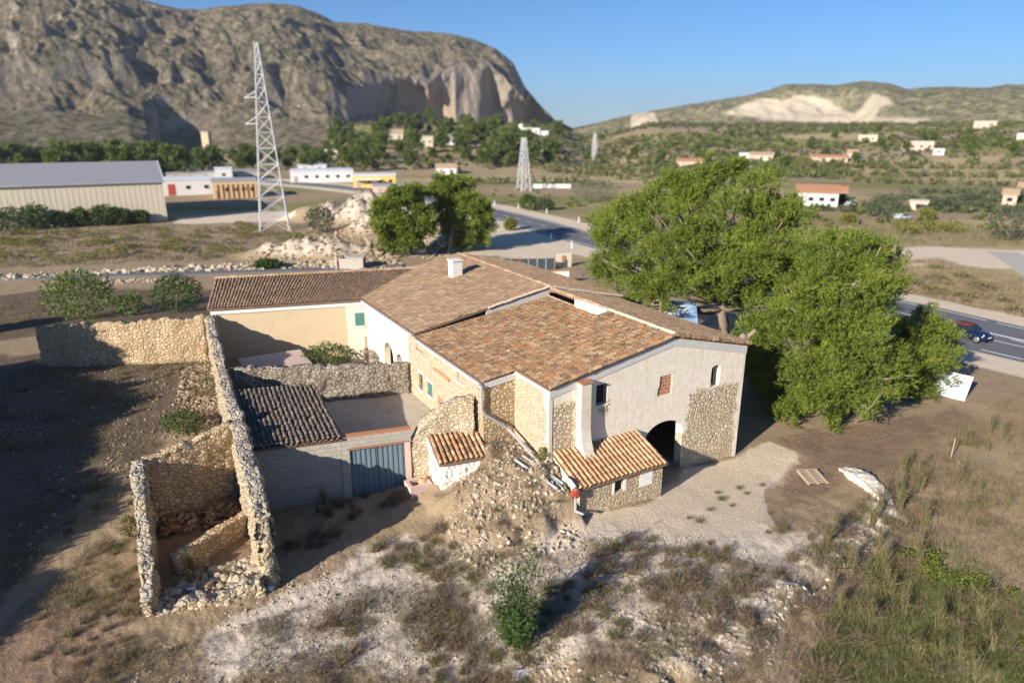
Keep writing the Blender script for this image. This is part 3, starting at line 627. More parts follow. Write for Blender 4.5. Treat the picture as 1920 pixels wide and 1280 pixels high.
# ------------------------------------------------------------------ clay roofs, masonry walls
def bil(E0, E1, R0, R1, s, t):
    s = np.asarray(s)[..., None]; t = np.asarray(t)[..., None]
    return (1 - t) * ((1 - s) * E0 + s * E1) + t * ((1 - s) * R0 + s * R1)
def tiles(E0, E1, R0, R1, pitch=.25, course=.34, seed=1, lift=.0, r=.105, jit=1.0):
    """barrel tiles over the quad eave E0-E1, ridge R0-R1; one mesh"""
    E0, E1, R0, R1 = [np.array(p, float) for p in (E0, E1, R0, R1)]; g = np.random.default_rng(seed)
    n = max(2, int(np.linalg.norm(E1 - E0) / pitch)); m = max(2, int(np.linalg.norm(R0 - E0) / course))
    N = np.cross(E1 - E0, R0 - E0); N /= np.linalg.norm(N); N = N if N[2] > 0 else -N
    I, J = np.meshgrid(np.arange(n), np.arange(m), indexing='ij'); I = I.ravel(); J = J.ravel(); k = len(I)
    js = g.normal(0, .035 * jit, k) / n; ja = g.normal(0, .03 * jit, k); lift_ = lift + g.random(k) * .018 * jit + .012
    s = (I + .5) / n; t0 = J / m + g.normal(0, .05 * jit, k) / m; t1 = np.minimum((J + 1.22) / m, 1.0 + .01)
    A = bil(E0, E1, R0, R1, np.clip(s + js, 0, 1), np.clip(t0, -.02, 1)); B = bil(E0, E1, R0, R1, np.clip(s + js + ja / n, 0, 1), t1)
    D = B - A; D /= np.linalg.norm(D, axis=1)[:, None]; S = np.cross(D, N[None]); S /= np.linalg.norm(S, axis=1)[:, None]
    th = np.linspace(0, math.pi, 6); rw = pitch / 2 * .86; V = np.zeros((k, 12, 3))
    for q, a in enumerate(th):
        c, sn = math.cos(a), math.sin(a)
        V[:, q] = A + S * (rw * c) + N * (r * sn + .035 + lift_)[:, None] if True else 0
        V[:, 6 + q] = B + S * (rw * .82 * c) + N * (r * .82 * sn + lift_)[:, None]
    fq = np.array([[q, q + 1, q + 7, q + 6] for q in range(5)])
    Fq = (np.arange(k)[:, None, None] * 12 + fq[None]).reshape(-1, 4)
    drop = g.random(k) < .004 * jit; Fq = Fq.reshape(k, 5, 4)[~drop].reshape(-1, 4)
    return MB().add(V.reshape(-1, 3), Fq)
def roof(parent, E0, E1, R0, R1, mat='tile', thick=.10, seed=1, pitch=.25, course=.34, name='roof', jit=1.0, r=.105):
    P = [np.array(p, float) for p in (E0, E1, R1, R0)]; dn = np.array([0, 0, -thick])
    o = part(name, MB().hexa([p + dn for p in P] + P), M['roofbase'], parent)
    part('tiles', tiles(E0, E1, R0, R1, pitch, course, seed, jit=jit, r=r), M[mat], o); return o
def ridge_caps(parent, A, B, mat='mortar', name='ridge', r=.13, seed=3):
    A = np.array(A, float); B = np.array(B, float); L = np.linalg.norm(B - A); n = max(2, int(L / .38)); g = np.random.default_rng(seed); mb = MB(); d = (B - A) / L
    for i in range(n):
        p = A + d * (L * i / n) + np.array([0, 0, g.normal(0, .012)]); q = p + d * (L / n * 1.12); mb.tube([p, q], [r * (1 + g.normal(0, .06)), r * .86], 8)
    return part(name, mb, M[mat], parent)
def masonry(P, thick, z0, z1, res=.14, rough=.07, jag=.12, seed=0, bump_sc=3.3, closed_ends=True):
    """a free-standing rubble wall along the polyline P (plan points); z0, z1 may be lists per point; returns a mesh builder"""
    P = np.array(P, float); s = np.concatenate([[0], np.cumsum(np.linalg.norm(np.diff(P, axis=0), axis=1))]); L = s[-1]
    n = max(3, int(L / res)); t = np.linspace(0, L, n); C = np.stack([np.interp(t, s, P[:, 0]), np.interp(t, s, P[:, 1])], 1)
    Z0 = np.interp(t, s, np.broadcast_to(z0, len(s))); Z1 = np.interp(t, s, np.broadcast_to(z1, len(s)))
    T = np.gradient(C, axis=0); T /= np.linalg.norm(T, axis=1)[:, None]; N = np.stack([T[:, 1], -T[:, 0]], 1)
    q = np.stack([t * 2.3, np.full(n, seed * 3.1), np.zeros(n)], 1); Z1 = Z1 + jag * (fbm(q, 3) + noise3(q * 2.7) * .35)
    th = np.interp(t, s, np.broadcast_to(thick, len(s))) * (1 + .12 * noise3(q * .6 + 5)); hm = float(np.max(Z1 - Z0)); nv = max(3, int(hm / res)); nt = max(2, int(np.mean(th) / res))
    prof = [(-1, k / nv) for k in range(nv + 1)] + [(-1 + 2 * k / nt, 1) for k in range(1, nt)] + [(1, 1 - k / nv) for k in range(nv + 1)]
    cols = len(prof); V = np.zeros((n, cols, 3)); O = np.zeros((n, cols, 3))
    for c, (sd_, h) in enumerate(prof):
        V[:, c, :2] = C + N * (sd_ * th / 2)[:, None]; V[:, c, 2] = Z0 + (Z1 - Z0) * h
        O[:, c, :2] = N * sd_ * (1 if h < 1 else .5); O[:, c, 2] = 1 if h >= 1 else 0
    O[0, :, :2] -= T[0]; O[-1, :, :2] += T[-1]
    f = V.reshape(-1, 3); f1, f2 = worley(f * bump_sc * np.array([1, 1, 1.3]) + seed + .35 * np.stack([fbm(f * 2, 2)] * 3, 1)); g1_, g2_ = worley(f * bump_sc * 2.1 + seed); d = (ss((f2 - f1) / .35) - .6) * rough * .7 + (ss((g2_ - g1_) / .35) - .6) * rough * .4 + rough * 1.7 * fbm(f * 1.3 + seed, 4)
    f = f + O.reshape(-1, 3) * d[:, None]; mb = MB(); mb.add(f, grid_faces(n, cols))
    if closed_ends:
        mb.F.append(np.array([list(range(cols))[::-1]])); mb.F.append(np.array([list(range((n - 1) * cols, n * cols))]))
    return mb
ico = None
def ico_base(sub=1):
    bm = bmesh.new(); bmesh.ops.create_icosphere(bm, subdivisions=sub, radius=1.0); V = np.array([v.co[:] for v in bm.verts]); Fc = np.array([[v.index for v in f.verts] for f in bm.faces]); bm.free(); return V, Fc
IV, IF = ico_base(1); IV2, IF2 = ico_base(2)
def rocks(P, S, seed=0, sub=1, flat=.65):
    g = np.random.default_rng(seed); P = np.asarray(P, float); k = len(P); S = np.broadcast_to(S, k); B, Fc = (IV, IF) if sub == 1 else (IV2, IF2)
    V = B[None] * (1 + .28 * g.normal(size=(k, len(B), 1)).clip(-1.6, 1.6)); V = V * np.stack([1 + .35 * g.normal(size=k).clip(-1, 1), 1 + .25 * g.normal(size=k).clip(-1, 1), flat + .2 * g.random(k)], 1)[:, None]
    a = g.random(k) * 6.28; c, s_ = np.cos(a)[:, None], np.sin(a)[:, None]; x = V[..., 0] * c - V[..., 1] * s_; y = V[..., 0] * s_ + V[..., 1] * c
    V = np.stack([x, y, V[..., 2]], -1) * S[:, None, None] + P[:, None]
    return MB().add(V.reshape(-1, 3), (np.arange(k)[:, None, None] * len(B) + Fc[None]).reshape(-1, 3))

# ------------------------------------------------------------------ the farmhouse
zg = lambda a, b: g1(*wor(a, b)[:2])
SL = .19; RS = .235; PK = 7.83; ZL = 6.02; ZP = ZL + SL * PK; ZRt = ZP - RS * (13.5 - PK)
farm = hthing('farmhouse', 'two storey stone farmhouse with worn cream front, arched doorway and clay tile roof', 'farmhouse', 0, 0, 0)
def gable(a): return ZL + SL * a if a < PK else ZP - RS * (a - PK)
T_ = .16
fw = part('front_wall', MB().prism_b([(0, -1.6), (13.44, -1.6), (13.44, gable(13.44) - T_), (PK, ZP - T_), (0, ZL - T_)], 0, .55), M['facade'], farm)
arch = [(6.25, -1.7), (8.95, -1.7), (8.95, 1.75)] + [(7.6 + 1.35 * math.cos(t), 1.75 + .85 * math.sin(t)) for t in np.linspace(0, math.pi, 15)[1:-1]] + [(6.25, 1.75)]
win1 = [(2.80, 4.48), (3.50, 4.48), (3.50, 5.60), (2.80, 5.60)]
brk = [(6.90, 4.16), (7.90, 4.16), (7.88, 5.30), (7.02, 5.30), (7.0, 4.75), (6.9, 4.6)]
win2 = [(10.80, 3.95), (11.48, 3.95), (11.48, 5.05)] + [(11.14 + .34 * math.cos(t), 5.05 + .2 * math.sin(t)) for t in np.linspace(0, math.pi, 8)[1:-1]] + [(10.80, 5.05)]
cut(fw, [MB().prism_b(arch, -.5, 1.2), MB().prism_b(win1, -.5, 1.2), MB().prism_b(brk, -.5, .10), MB().prism_b(win2, -.5, 1.2)])
part('brick_infill', MB().prism_b([(a, z) for a, z in [(6.86, 4.12), (7.94, 4.12), (7.94, 5.34), (6.9, 5.34)]], .07, .3), M['brick'], farm, label='bricked up window of red hollow bricks')
wdw = part('window', MB().box(2.78, 3.52, .33, .37, 4.46, 5.62), M['dark'], farm, label='barred window beside the white flue')
ib = MB()
for a in np.linspace(2.88, 3.42, 5): ib.tube([(a, .12, 4.48), (a, .12, 5.6)], .014, 6)
for z in (4.75, 5.05, 5.35): ib.tube([(2.8, .12, z), (3.5, .12, z)], .014, 6)
part('iron_bars', ib, M['iron'], wdw)
part('sill', MB().box(2.72, 3.58, -.05, .3, 4.40, 4.478), M['white'], wdw)
part('window', MB().box(10.7, 11.6, .50, .53, 3.9, 5.4), M['dark'], farm, label='small arched window opening with interior darkness painted on a backing sheet')
part('doorway_floor', MB().box(6.0, 9.2, .56, 6.0, -1.5, -.62), M['concrete'], farm)
part('inner_wall', MB().box(5.6, 9.6, 4.5, 4.7, -.6, 4.0), M['white'], farm)
pz_ = lambda a: gable(a) - T_ - .003
part('cornice', MB().prism_b([(-.02, ZL - .60), (PK, ZP - .60), (13.46, gable(13.44) - .62), (13.46, pz_(13.44)), (PK, ZP - T_ - .003), (-.02, ZL - T_ - .003)], -.035, -.002), M['greyband'], farm)
part('quoin', MB().box(-.04, .16, -.03, .0, -.5, ZL - .62).box(-.03, .0, .0, .22, -.5, ZL - .62), M['oldplaster'], farm)
# side walls
lw = part('side_wall', MB().prism_a([(.56, -1.2), (3.98, -1.2), (3.98, ZL - T_), (.56, ZL - T_)], 0, .5), M['stone_pale'], farm)
part('eaves_trim', MB().box(-.03, -.002, .22, 3.42, ZL - .42, ZL - T_ - .003), M['oldplaster'], farm)
sw = part('step_wall', MB().prism_b([(-1.89, -1.2), (-.005, -1.2), (-.005, 5.72), (-1.89, 5.50)], 3.43, 3.95), M['stone_orange'], farm)
part('step_trim', MB().prism_b([(-1.91, 5.12), (-.01, 5.35), (-.01, 5.72), (-1.91, 5.50)], 3.39, 3.428), M['greyband'], farm)
mw = part('court_wall', MB().prism_a([(3.96, -1.2), (13.9, -1.2), (13.9, 5.46), (3.96, 5.46)], -1.89, -1.4), M['stone_pale'], farm)
def rect_a(x0, y0, x1, y1):                # rectangle on the court wall between two photo points
    p, q = pa(x0, y0, -1.89), pa(x1, y1, -1.89); return min(p[1], q[1]), max(p[1], q[1]), min(p[2], q[2]), max(p[2], q[2])
OPN = {'niche': rect_a(779, 637, 793, 664), 'wa': rect_a(785, 697, 793, 733), 'door': rect_a(801, 713, 811, 746), 'fill': rect_a(821, 740, 830, 762), 'wb': rect_a(857, 692, 869, 722)}
cut(mw, [MB().prism_a([(b0, z0), (b1, z0), (b1, z1), (b0, z1)], -2.5, -1.68) for b0, b1, z0, z1 in OPN.values()])
def panel_a(key, mat, name, a=-1.74, label=None):
    b0, b1, z0, z1 = OPN[key]; return part(name, MB().box(a, a + .05, b0 - .04, b1 + .04, z0 - .04, z1 + .04), M[mat], farm, label=label)
panel_a('niche', 'brick', 'blocked_window', -1.80); panel_a('wa', 'glass', 'window'); d_ = panel_a('door', 'greenpaint', 'shutter', -1.82, 'faded green shutter on the court wall')
b0, b1, z0, z1 = OPN['door']; part('shutter_board', MB().box(-1.845, -1.822, b0 + .05, b0 + .09, z0, z1).box(-1.845, -1.822, b1 - .2, b1 - .16, z0, z1), M['greenpaint'], d_)
panel_a('fill', 'brick', 'blocked_opening', -1.82); panel_a('wb', 'wood', 'window_shutter', -1.80)
for k in ('wa', 'wb', 'door'):
    b0, b1, z0, z1 = OPN[k]; part('window_surround', MB().box(-1.925, -1.892, b0 - .12, b1 + .12, z1 + .005, z1 + .14).box(-1.925, -1.892, b0 - .12, b1 + .12, z0 - .1, z0 - .005), M['white'], farm)
bm_ = MB(); q0 = pa(813, 690, -1.92); q1 = pa(843, 713, -1.92); bm_.tube([(q0[0], q0[1], q0[2]), (q1[0], q1[1], q1[2])], .085, 6); part('rusty_lintel', bm_, M['terracotta'], farm)
part('far_side_wall', MB().prism_a([(.56, -1.8), (13.0, -1.8), (13.0, gable(13.44) - T_), (.56, gable(13.44) - T_)], 12.94, 13.44), M['stone'], farm)
# roofs: front left slope, court slope (a little lower), right slope
OV = .16
fr = 5.62
roof(farm, (-.14, -.10, ZL - SL * .14), (-.14, 3.62, ZL - SL * .14), (PK, -.10, ZP), (PK, 3.62, ZP), seed=11)
roof(farm, (.9, 3.62, ZL + SL * .9), (.9, fr, ZL + SL * .9), (PK, 3.62, ZP), (PK, fr, ZP), seed=12)
MS = .142; ZM = 5.60
mz = lambda a: ZM + MS * (a + 1.89)
roof(farm, (-2.06, 3.40, mz(-2.06)), (-2.06, 12.36, mz(-2.06)), (PK - .02, 3.40, mz(PK)), (PK - .02, 12.36, mz(PK)), seed=13)
part('step_curb', MB().prism_b([(.85, ZL + SL * .85 - .3), (PK - .05, ZP - .3), (PK - .05, ZP - .02), (.85, ZL + SL * .85 - .02)], fr + .004, fr + .12), M['mortar'], farm)
zr13 = ZP - RS * (13.62 - PK)
roof(farm, (13.62, 12.36, zr13), (13.62, -.10, zr13), (PK, 12.36, ZP), (PK, -.10, ZP), seed=14, mat='tile_brown')
part('white_upstand', MB().prism_a([(fr + .13, mz(PK) - .2), (9.1, mz(PK) - .2), (9.1, ZP + .04), (fr + .13, ZP + .10)], PK - .17, PK + .03), M['white'], farm)
part('upstand', MB().prism_a([(9.11, mz(PK) - .2), (12.35, mz(PK) - .2), (12.35, mz(PK) + .12), (9.11, mz(PK) + .10)], PK - .14, PK - .03), M['mortar'], farm)
ridge_caps(farm, (PK, -.05, ZP + .06), (PK, fr, ZP + .06)); ridge_caps(farm, (PK + .1, fr, ZP + .07), (PK + .1, 12.3, ZP + .07), 'tile_brown', seed=8)
ridge_caps(farm, (-.10, -.14, ZL + .05), (PK, -.14, ZP + .05), 'tile', 'verge_tiles', .10, 5); ridge_caps(farm, (PK, -.14, ZP + .05), (13.6, -.14, zr13 + .05), 'tile', 'verge_tiles', .10, 6)
ridge_caps(farm, (-1.98, 3.36, mz(-1.98) + .04), (-.1, 3.36, mz(-.1) + .04), 'tile', 'verge_tiles', .09, 7)
# gutter and downpipe
part('gutter', MB().tube([(-2.12, 3.3, mz(-2.06) - .10), (-2.12, 12.4, mz(-2.06) - .08)], .085, 10), M['zinc'], farm)
part('fascia', MB().box(-2.02, -1.915, 3.4, 12.4, mz(-2.06) - .34, mz(-2.06) - .12), M['oldplaster'], farm)
pipeZ = lambda a, b: zg(a, b) + .12
part('downpipe', MB().tube([(-2.05, 3.28, 5.4), (-2.05, 3.28, 4.1), (-1.95, 3.26, 3.85), (-.6, 3.1, 2.75), (-.55, 2.2, 2.55), (-.5, .9, pipeZ(-.5, .9) + .1), (-.35, -.8, pipeZ(-.35, -.8)), (-.2, -1.75, pipeZ(-.2, -1.75))], .075, 10), M['pvc'], farm)
# white flue with a flared foot
fl = [(-.02, 6.02), (-.42, 6.02), (-.43, 4.6), (-.46, 3.6), (-.58, 2.9), (-.86, 2.3), (-1.22, 1.85), (-1.35, 1.6), (-.02, 1.6)]
fo = part('flue', MB().prism_a(fl, 1.58, 2.22), M['oldplaster'], farm, bevel=.03)
part('flue_cap', MB().box(1.52, 2.28, -.50, -.02, 6.023, 6.085), M['terracotta'], fo)
# lean-to
lt = part('lean_to', MB().prism_a([(-.003, -.9), (-2.28, -.9), (-2.28, 1.56), (-.003, 2.36)], .34, .58).box(.58, 5.28, -2.28, -2.02, -.9, 1.52), M['stone'], farm)
part('lean_to_wall', MB().prism_a([(-.003, -.9), (-2.28, -.9), (-2.28, 1.56), (-.003, 2.36)], 5.28, 5.52), M['stone'], lt)
cut(lt, [MB().box(2.42, 2.98, -2.6, -1.9, .76, 1.36)])
lwn = part('window', MB().box(2.38, 3.02, -2.12, -2.08, .7, 1.4), M['dark'], lt); part('lean_to_panel', MB().box(4.02, 4.85, -2.302, -2.284, .62, 1.46), M['white'], lt)
part('window_surround', MB().box(2.30, 2.42, -2.31, -2.283, .72, 1.40).box(2.98, 3.16, -2.31, -2.283, .72, 1.40), M['white'], lt)
part('side_render', MB().prism_a([(-.02, .2), (-2.2, -.4), (-2.2, 1.5), (-.02, 2.3)], .30, .337), M['cream'], lt)
E0, E1, R0, R1 = [np.array(p) for p in [(.18, -2.46, 1.60), (5.66, -2.46, 1.60), (.18, -.02, 2.46), (5.66, -.02, 2.46)]]
part('roof', MB().hexa([p - np.array([0, 0, .09]) for p in (E0, E1, R1, R0)] + [E0, E1, R1, R0]), M['roofbase'], lt)
part('tiles', tiles(E0, E1, R0, R1, .262, .40, 21, r=.12, jit=.45), M['tile_new'], lt)

# ------------------------------------------------------------------ court, gate, ruin
slabp = [pz(*q, 1.4)[:2] for q in [(604, 762), (771, 740), (808, 770), (790, 800), (650, 825)]]
slabp = [(-8.55, 6.3), (-1.93, 5.2), (-1.93, 14.3), (-8.55, 15.4)]
def hobj(name, mb, mat, base=(0, 0, 0), smooth=False):
    mb.V = [v - np.array(base) for v in mb.V]; o = bpy.data.objects.new(name, mb.mesh(name, smooth)); o.data.materials.append(mat)
    o.location = wor(*base); o.rotation_euler = (0, 0, TH); o['base'] = base; return link(o)
tag(hobj('paving', MB().prism_z(slabp, .2, 1.34), M['slab']), kind='structure')
def hwall(name, label, mb, mat, cat='stone wall', base=(0, 0, 0), group=None, smooth=True):
    return tag(hobj(name, mb, M[mat], base, smooth), label, cat, group)
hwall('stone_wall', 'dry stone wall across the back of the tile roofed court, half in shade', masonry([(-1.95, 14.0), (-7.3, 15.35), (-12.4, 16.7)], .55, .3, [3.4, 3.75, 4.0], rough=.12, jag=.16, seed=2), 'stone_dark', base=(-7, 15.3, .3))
long_ = hwall('ruined_wall', 'long crumbling stone wall running from the cross wall back to the court', masonry([(-13.62, .25), (-13.45, 4), (-13.25, 9), (-12.95, 16), (-12.45, 25.2)], [.62, .7, .68, .62, .6], -1.0, [3.0, 3.55, 3.8, 4.15, 5.25], res=.12, rough=.13, jag=.22, seed=5), 'ruin', base=(-13.3, 5, -.5))
hwall('ruined_wall', 'low broken stone wall with gaps on the shaded outer side of the roofless room', masonry([(-17.85, 8.2), (-17.9, 5.2), (-17.95, 4.5), (-18.05, 3.2), (-18.0, 2.2), (-18.2, .7)], [.55, .5, .5, .55, .5, .4], -1.0, [3.0, 2.75, 1.7, 1.0, .95, .35], res=.11, rough=.12, jag=.22, seed=6), 'ruin', base=(-18, 4, -.5))
hwall('ruined_wall', 'sunlit ochre cross wall closing the back of the roofless room', masonry([(-17.6, 8.1), (-15.4, 8.5), (-13.55, 8.9)], .5, -1.0, [2.95, 3.35, 3.8], rough=.09, jag=.14, seed=7), 'stone_orange', base=(-15.5, 8.4, -.5))
hwall('stone_sill', 'low tumbled stone sill across the open front of the roofless room', masonry([(-17.9, .9), (-16.2, .5), (-13.9, .2)], .6, -1.1, [-.35, -.1, .25], rough=.16, jag=.25, seed=8), 'ruin', base=(-16, .5, -.8))
_p, _q = pz(322, 1040, .45), pz(472, 955, .45)
hwall('stone_ledge', 'low inner stone ledge with sunlit top crossing the roofless room', masonry([_p[:2], (_p[:2] + _q[:2]) / 2, _q[:2]], .42, -1.1, [.42, .45, .5], res=.12, rough=.06, jag=.05, seed=18), 'stone_orange', base=(-15.6, 3.6, -.8))
hwall('garden_wall', 'tall ochre garden wall with broken top behind the shaded rubble yard', masonry([(-12.75, 26.0), (-17.8, 28.0), (-23.2, 30.7)], .5, -.5, [5.15, 4.95, 4.7], res=.2, rough=.08, jag=.3, seed=9), 'stone_orange', base=(-18, 28, .5))
hwall('stone_wall', 'curved stone wall rising from the blue gate post to the farmhouse corner', masonry([(-5.35, 5.6), (-4.6, 5.35), (-3.6, 5.0), (-2.75, 4.65), (-1.96, 4.25)], .8, -.9, [1.9, 3.1, 3.95, 4.35, 4.4], res=.13, rough=.08, jag=.10, seed=10), 'stone', base=(-4, 5, 0))
GA, GB = np.array([-8.38, 5.92]), np.array([-5.62, 5.36]); ge = (GB - GA) / np.linalg.norm(GB - GA); gn = np.array([ge[1], -ge[0]])
def gq(s, o): p = GA + ge * s + gn * o; return (p[0], p[1])
GL = float(np.linalg.norm(GB - GA))
gate = hthing('metal_gate', 'blue grey corrugated metal double gate between block wall and stone wall', 'gate', *gq(GL / 2, 0), -.6)
def corr(s0, s1, z0, z1, pitch=.26, amp=.035):
    prof = []; s = s0; k = 0
    while s < s1 - .01:
        for ds, o in ((0, 0), (.42, 0), (.5, amp), (.92, amp)): prof.append((min(s + ds * pitch, s1), o))
        s += pitch
    prof.append((s1, 0)); V = [(*gq(s, o + .03), z) for z in (z0, z1) for s, o in prof] + [(*gq(s, o + .018), z) for z in (z0, z1) for s, o in prof]; n = len(prof)
    Q = [[i, i + 1, n + i + 1, n + i] for i in range(n - 1)] + [[2 * n + i + 1, 2 * n + i, 3 * n + i, 3 * n + i + 1] for i in range(n - 1)] + [[i, n + i, 3 * n + i, 2 * n + i] for i in (0, n - 1)] + [[n + i, n + i + 1, 3 * n + i + 1, 3 * n + i] for i in range(n - 1)]
    return MB().add(V, Q)
part('leaf', corr(.02, GL / 2 - .01, -.58, 2.22), M['gate'], gate); part('leaf', corr(GL / 2 + .01, GL - .02, -.58, 2.22), M['gate'], gate)
rl = MB()
for z in (.05, 1.2, 2.1): rl.hexa([(*gq(s, o), zz) for zz in (z, z + .07) for s, o in ((.02, -.04), (GL - .02, -.04), (GL - .02, .012), (.02, .012))])
part('gate_rails', rl, M['steel'], gate)
def gbox(s0, s1, o0, o1, z0, z1): return MB().hexa([(*gq(s, o), z) for z in (z0, z1) for s, o in ((s0, o1), (s1, o1), (s1, o0), (s0, o0))])
bw = hthing('block_wall', 'grey concrete block wall beside the blue gate, mostly in shade', 'block wall', *gq(-2.2, 0), -.5)
part('block_panel', gbox(-4.75, -.44, -.10, .10, -1.2, 2.98), M['block'], bw); part('gate_post', gbox(-.43, -.01, -.16, .16, -1.2, 2.28), M['block'], bw)
lin = hthing('gate_lintel', 'concrete block lintel with terracotta coping spanning the blue gate', 'lintel', *gq(GL / 2, 0), 2.25)
part('beam', gbox(-.52, GL + .36, -.15, .15, 2.285, 2.96), M['block'], lin); part('coping', gbox(-.56, GL + .38, -.19, .19, 2.963, 3.03), M['terracotta'], lin); part('drip_rail', gbox(-.1, GL + .2, .152, .19, 2.24, 2.36), M['rust'], lin)
gp_ = hthing('gate_pier', 'pale pink rendered pier at the right edge of the blue gate', 'pier', *gq(GL + .14, 0), -.6); part('pier', gbox(GL + .01, GL + .3, -.18, .20, -1.1, 2.28), M['pink'], gp_)
shed = hthing('tiled_shed', 'low court shed with grey lichened tile roof behind the block wall', 'shed', -10.7, 9, 0)
e0 = np.array([*gq(-4.8, .28), 2.99]); e1 = np.array([*gq(-.30, .28), 2.99]); r0 = np.array([-12.75, 13.2, 3.72]); r1 = np.array([-8.45, 12.2, 3.72])
roof(shed, e0, e1, r0, r1, 'tile_grey', seed=31, pitch=.25, course=.32, jit=1.8)
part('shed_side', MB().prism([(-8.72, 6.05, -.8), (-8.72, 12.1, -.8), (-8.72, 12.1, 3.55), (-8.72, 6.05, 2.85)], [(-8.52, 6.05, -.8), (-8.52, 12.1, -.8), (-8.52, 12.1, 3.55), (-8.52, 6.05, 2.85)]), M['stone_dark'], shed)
part('eaves_tiles', tiles(np.array([*gq(-4.8, .34), 2.90]), np.array([*gq(-.40, .34), 2.90]), np.array([*gq(-4.8, -.1), 2.97]), np.array([*gq(-.4, -.1), 2.97]), .27, .4, 33), M['tile'], shed)
oven = hthing('stone_oven', 'small stone outbuilding with sloping tile roof and flaking white front', 'oven', -3.4, 3.9, .2)
ow = part('oven_wall', masonry([(-4.65, 3.15), (-2.3, 2.75)], .5, -.4, [1.75, 1.75], rough=.07, jag=.05, seed=14), M['white'], oven)
part('oven_side', masonry([(-2.45, 3.05), (-2.2, 4.75)], .45, -.2, [1.75, 2.55], rough=.08, jag=.06, seed=15), M['stone_pale'], oven); part('oven_side', masonry([(-4.5, 3.4), (-4.3, 4.9)], .4, -.4, [1.7, 2.5], rough=.07, jag=.05, seed=16), M['white'], oven)
roof(oven, (-4.75, 2.75, 1.80), (-2.05, 2.35, 1.80), (-4.5, 4.9, 2.62), (-1.85, 4.6, 2.62), 'tile', seed=35, pitch=.26, course=.36)
tr = hthing('stone_trough', 'small square stone trough at the foot of the pink gate pier', 'trough', -5.3, 4.2, -.5); zt = .35
tb = MB().box(-5.95, -4.75, 3.75, 3.93, -1.1, zt).box(-5.95, -4.75, 4.55, 4.73, -1.1, zt).box(-5.95, -5.77, 3.93, 4.55, -1.1, zt).box(-4.93, -4.75, 3.93, 4.55, -1.1, zt).box(-5.77, -4.93, 3.93, 4.55, -1.1, zt - .35)
part('basin', tb, M['pink'], tr)
pot = hthing('clay_pot', 'round clay pot standing in the stone trough beside the gate', 'pot', -5.1, 4.25, zt - .35)
part('jar', MB().lathe([(.0, 0), (.13, 0), (.22, .14), (.24, .3), (.17, .42), (.11, .46), (.13, .5), (.10, .5), (.09, .44), (.14, .38), (.18, .28), (.0, .06)], (0, 0, 0), 18), M['clay'], pot, True, off=(0, 0, 0))
# standpipe and loose pipes
sp = hthing('standpipe', 'grey standpipe with red bracket at the corner of the lean-to', 'standpipe', -.1, -2.3, 0)
zb = zg(-.05, -2.55)
part('pipe', MB().tube([(-.05, -2.5, zb + 1.25), (-.05, -2.5, zb + .05)], .07, 10).tube([(-.05, -2.5, zb + .08), (.12, -2.95, zb + .07)], .06, 10), M['pvc'], sp)
part('elbow', MB().tube([(-.22, -1.7, zb + 1.50), (-.14, -2.1, zb + 1.48), (-.06, -2.44, zb + 1.30)], [.12, .14, .10], 12), M['panelwhite'], sp)
part('bracket', MB().box(-.26, .16, -2.62, -2.38, zb + .98, zb + 1.12).box(-.16, .06, -2.66, -2.34, zb + .84, zb + 1.22), M['red'], sp)
for i, (x0, y0, x1, y1) in enumerate([(966, 866, 1045, 922), (980, 858, 1056, 912)]):
    p, q = gp(x0, y0), gp(x1, y1); p = loc(p); q = loc(q); o = hthing('loose_pipe', ['longer grey pipe lying on the stony mound by the house wall', 'grey pipe nearer the house wall on the stony mound'][i], 'pipe', p[0], p[1], p[2])
    part('pipe', MB().tube([p + (0, 0, .1), (p + q) / 2 + (0, 0, .12), q + (0, 0, .12)], .065, 10), M['zinc' if i == 0 else 'pvc'], o)

# ------------------------------------------------------------------ neighbouring house behind
nb = hthing('neighbouring_house', 'cream rendered farmhouse wing with brown tile roofs joined behind the stone farmhouse', 'house', 3, 18, 0)
n0, n1_ = 12.42, 27.0; zt0 = 7.66; SLn = (zt0 - 5.82) / (PK + 2.0)
nzg = lambda a: zt0 - SLn * (PK - a) if a < PK else zt0 - .225 * (a - PK)
part('gable_wall', MB().prism_b([(-1.93, -.5), (14.0, -.5), (14.0, nzg(14) - T_), (PK, zt0 - T_), (-1.93, nzg(-1.93) - T_)], n0 + 1.5, n0 + 1.9), M['cream'], nb)
part('parapet', MB().prism_b([(3.0, mz(3) - .1), (PK, mz(PK) - .1), (PK, zt0 - .11), (3.0, nzg(3.0) - .11)], n0 - .03, n0 + .12).prism_b([(PK + .01, ZP - .2), (13.7, gable(13.7) - .15), (13.7, nzg(13.7) - .11), (PK + .01, zt0 - .11)], n0 - .03, n0 + .12), M['greyband'], nb)
nw = part('court_side_wall', MB().prism_a([(n0 + 1.92, -.5), (22.6, -.5), (22.6, 5.6), (n0 + 1.92, 5.6)], -1.95, -1.5), M['cream'], nb)
def arch_b(b0, b1, z0, z1):
    c = (b0 + b1) / 2; r_ = (b1 - b0) / 2; return [(b0, z0), (b1, z0), (b1, z1 - r_)] + [(c + r_ * math.cos(t), z1 - r_ + r_ * math.sin(t)) for t in np.linspace(0, math.pi, 9)[1:-1]] + [(b0, z1 - r_)]
cut(nw, [MB().prism_a(arch_b(15.0, 16.3, .4, 3.5), -2.6, -1.2), MB().prism_a(arch_b(16.9, 18.8, .4, 3.7), -2.6, -1.2)])
part('porch_wall', MB().box(-.9, -.8, 14.4, 19.4, 0, 4.2), M['white'], nb)  # plain white back wall behind the arches
roof(nb, (-2.12, n0 - .05, nzg(-2.12)), (-2.12, n1_, nzg(-2.12)), (PK, n0 - .05, zt0), (PK, n1_, zt0), 'tile_brown', seed=41)
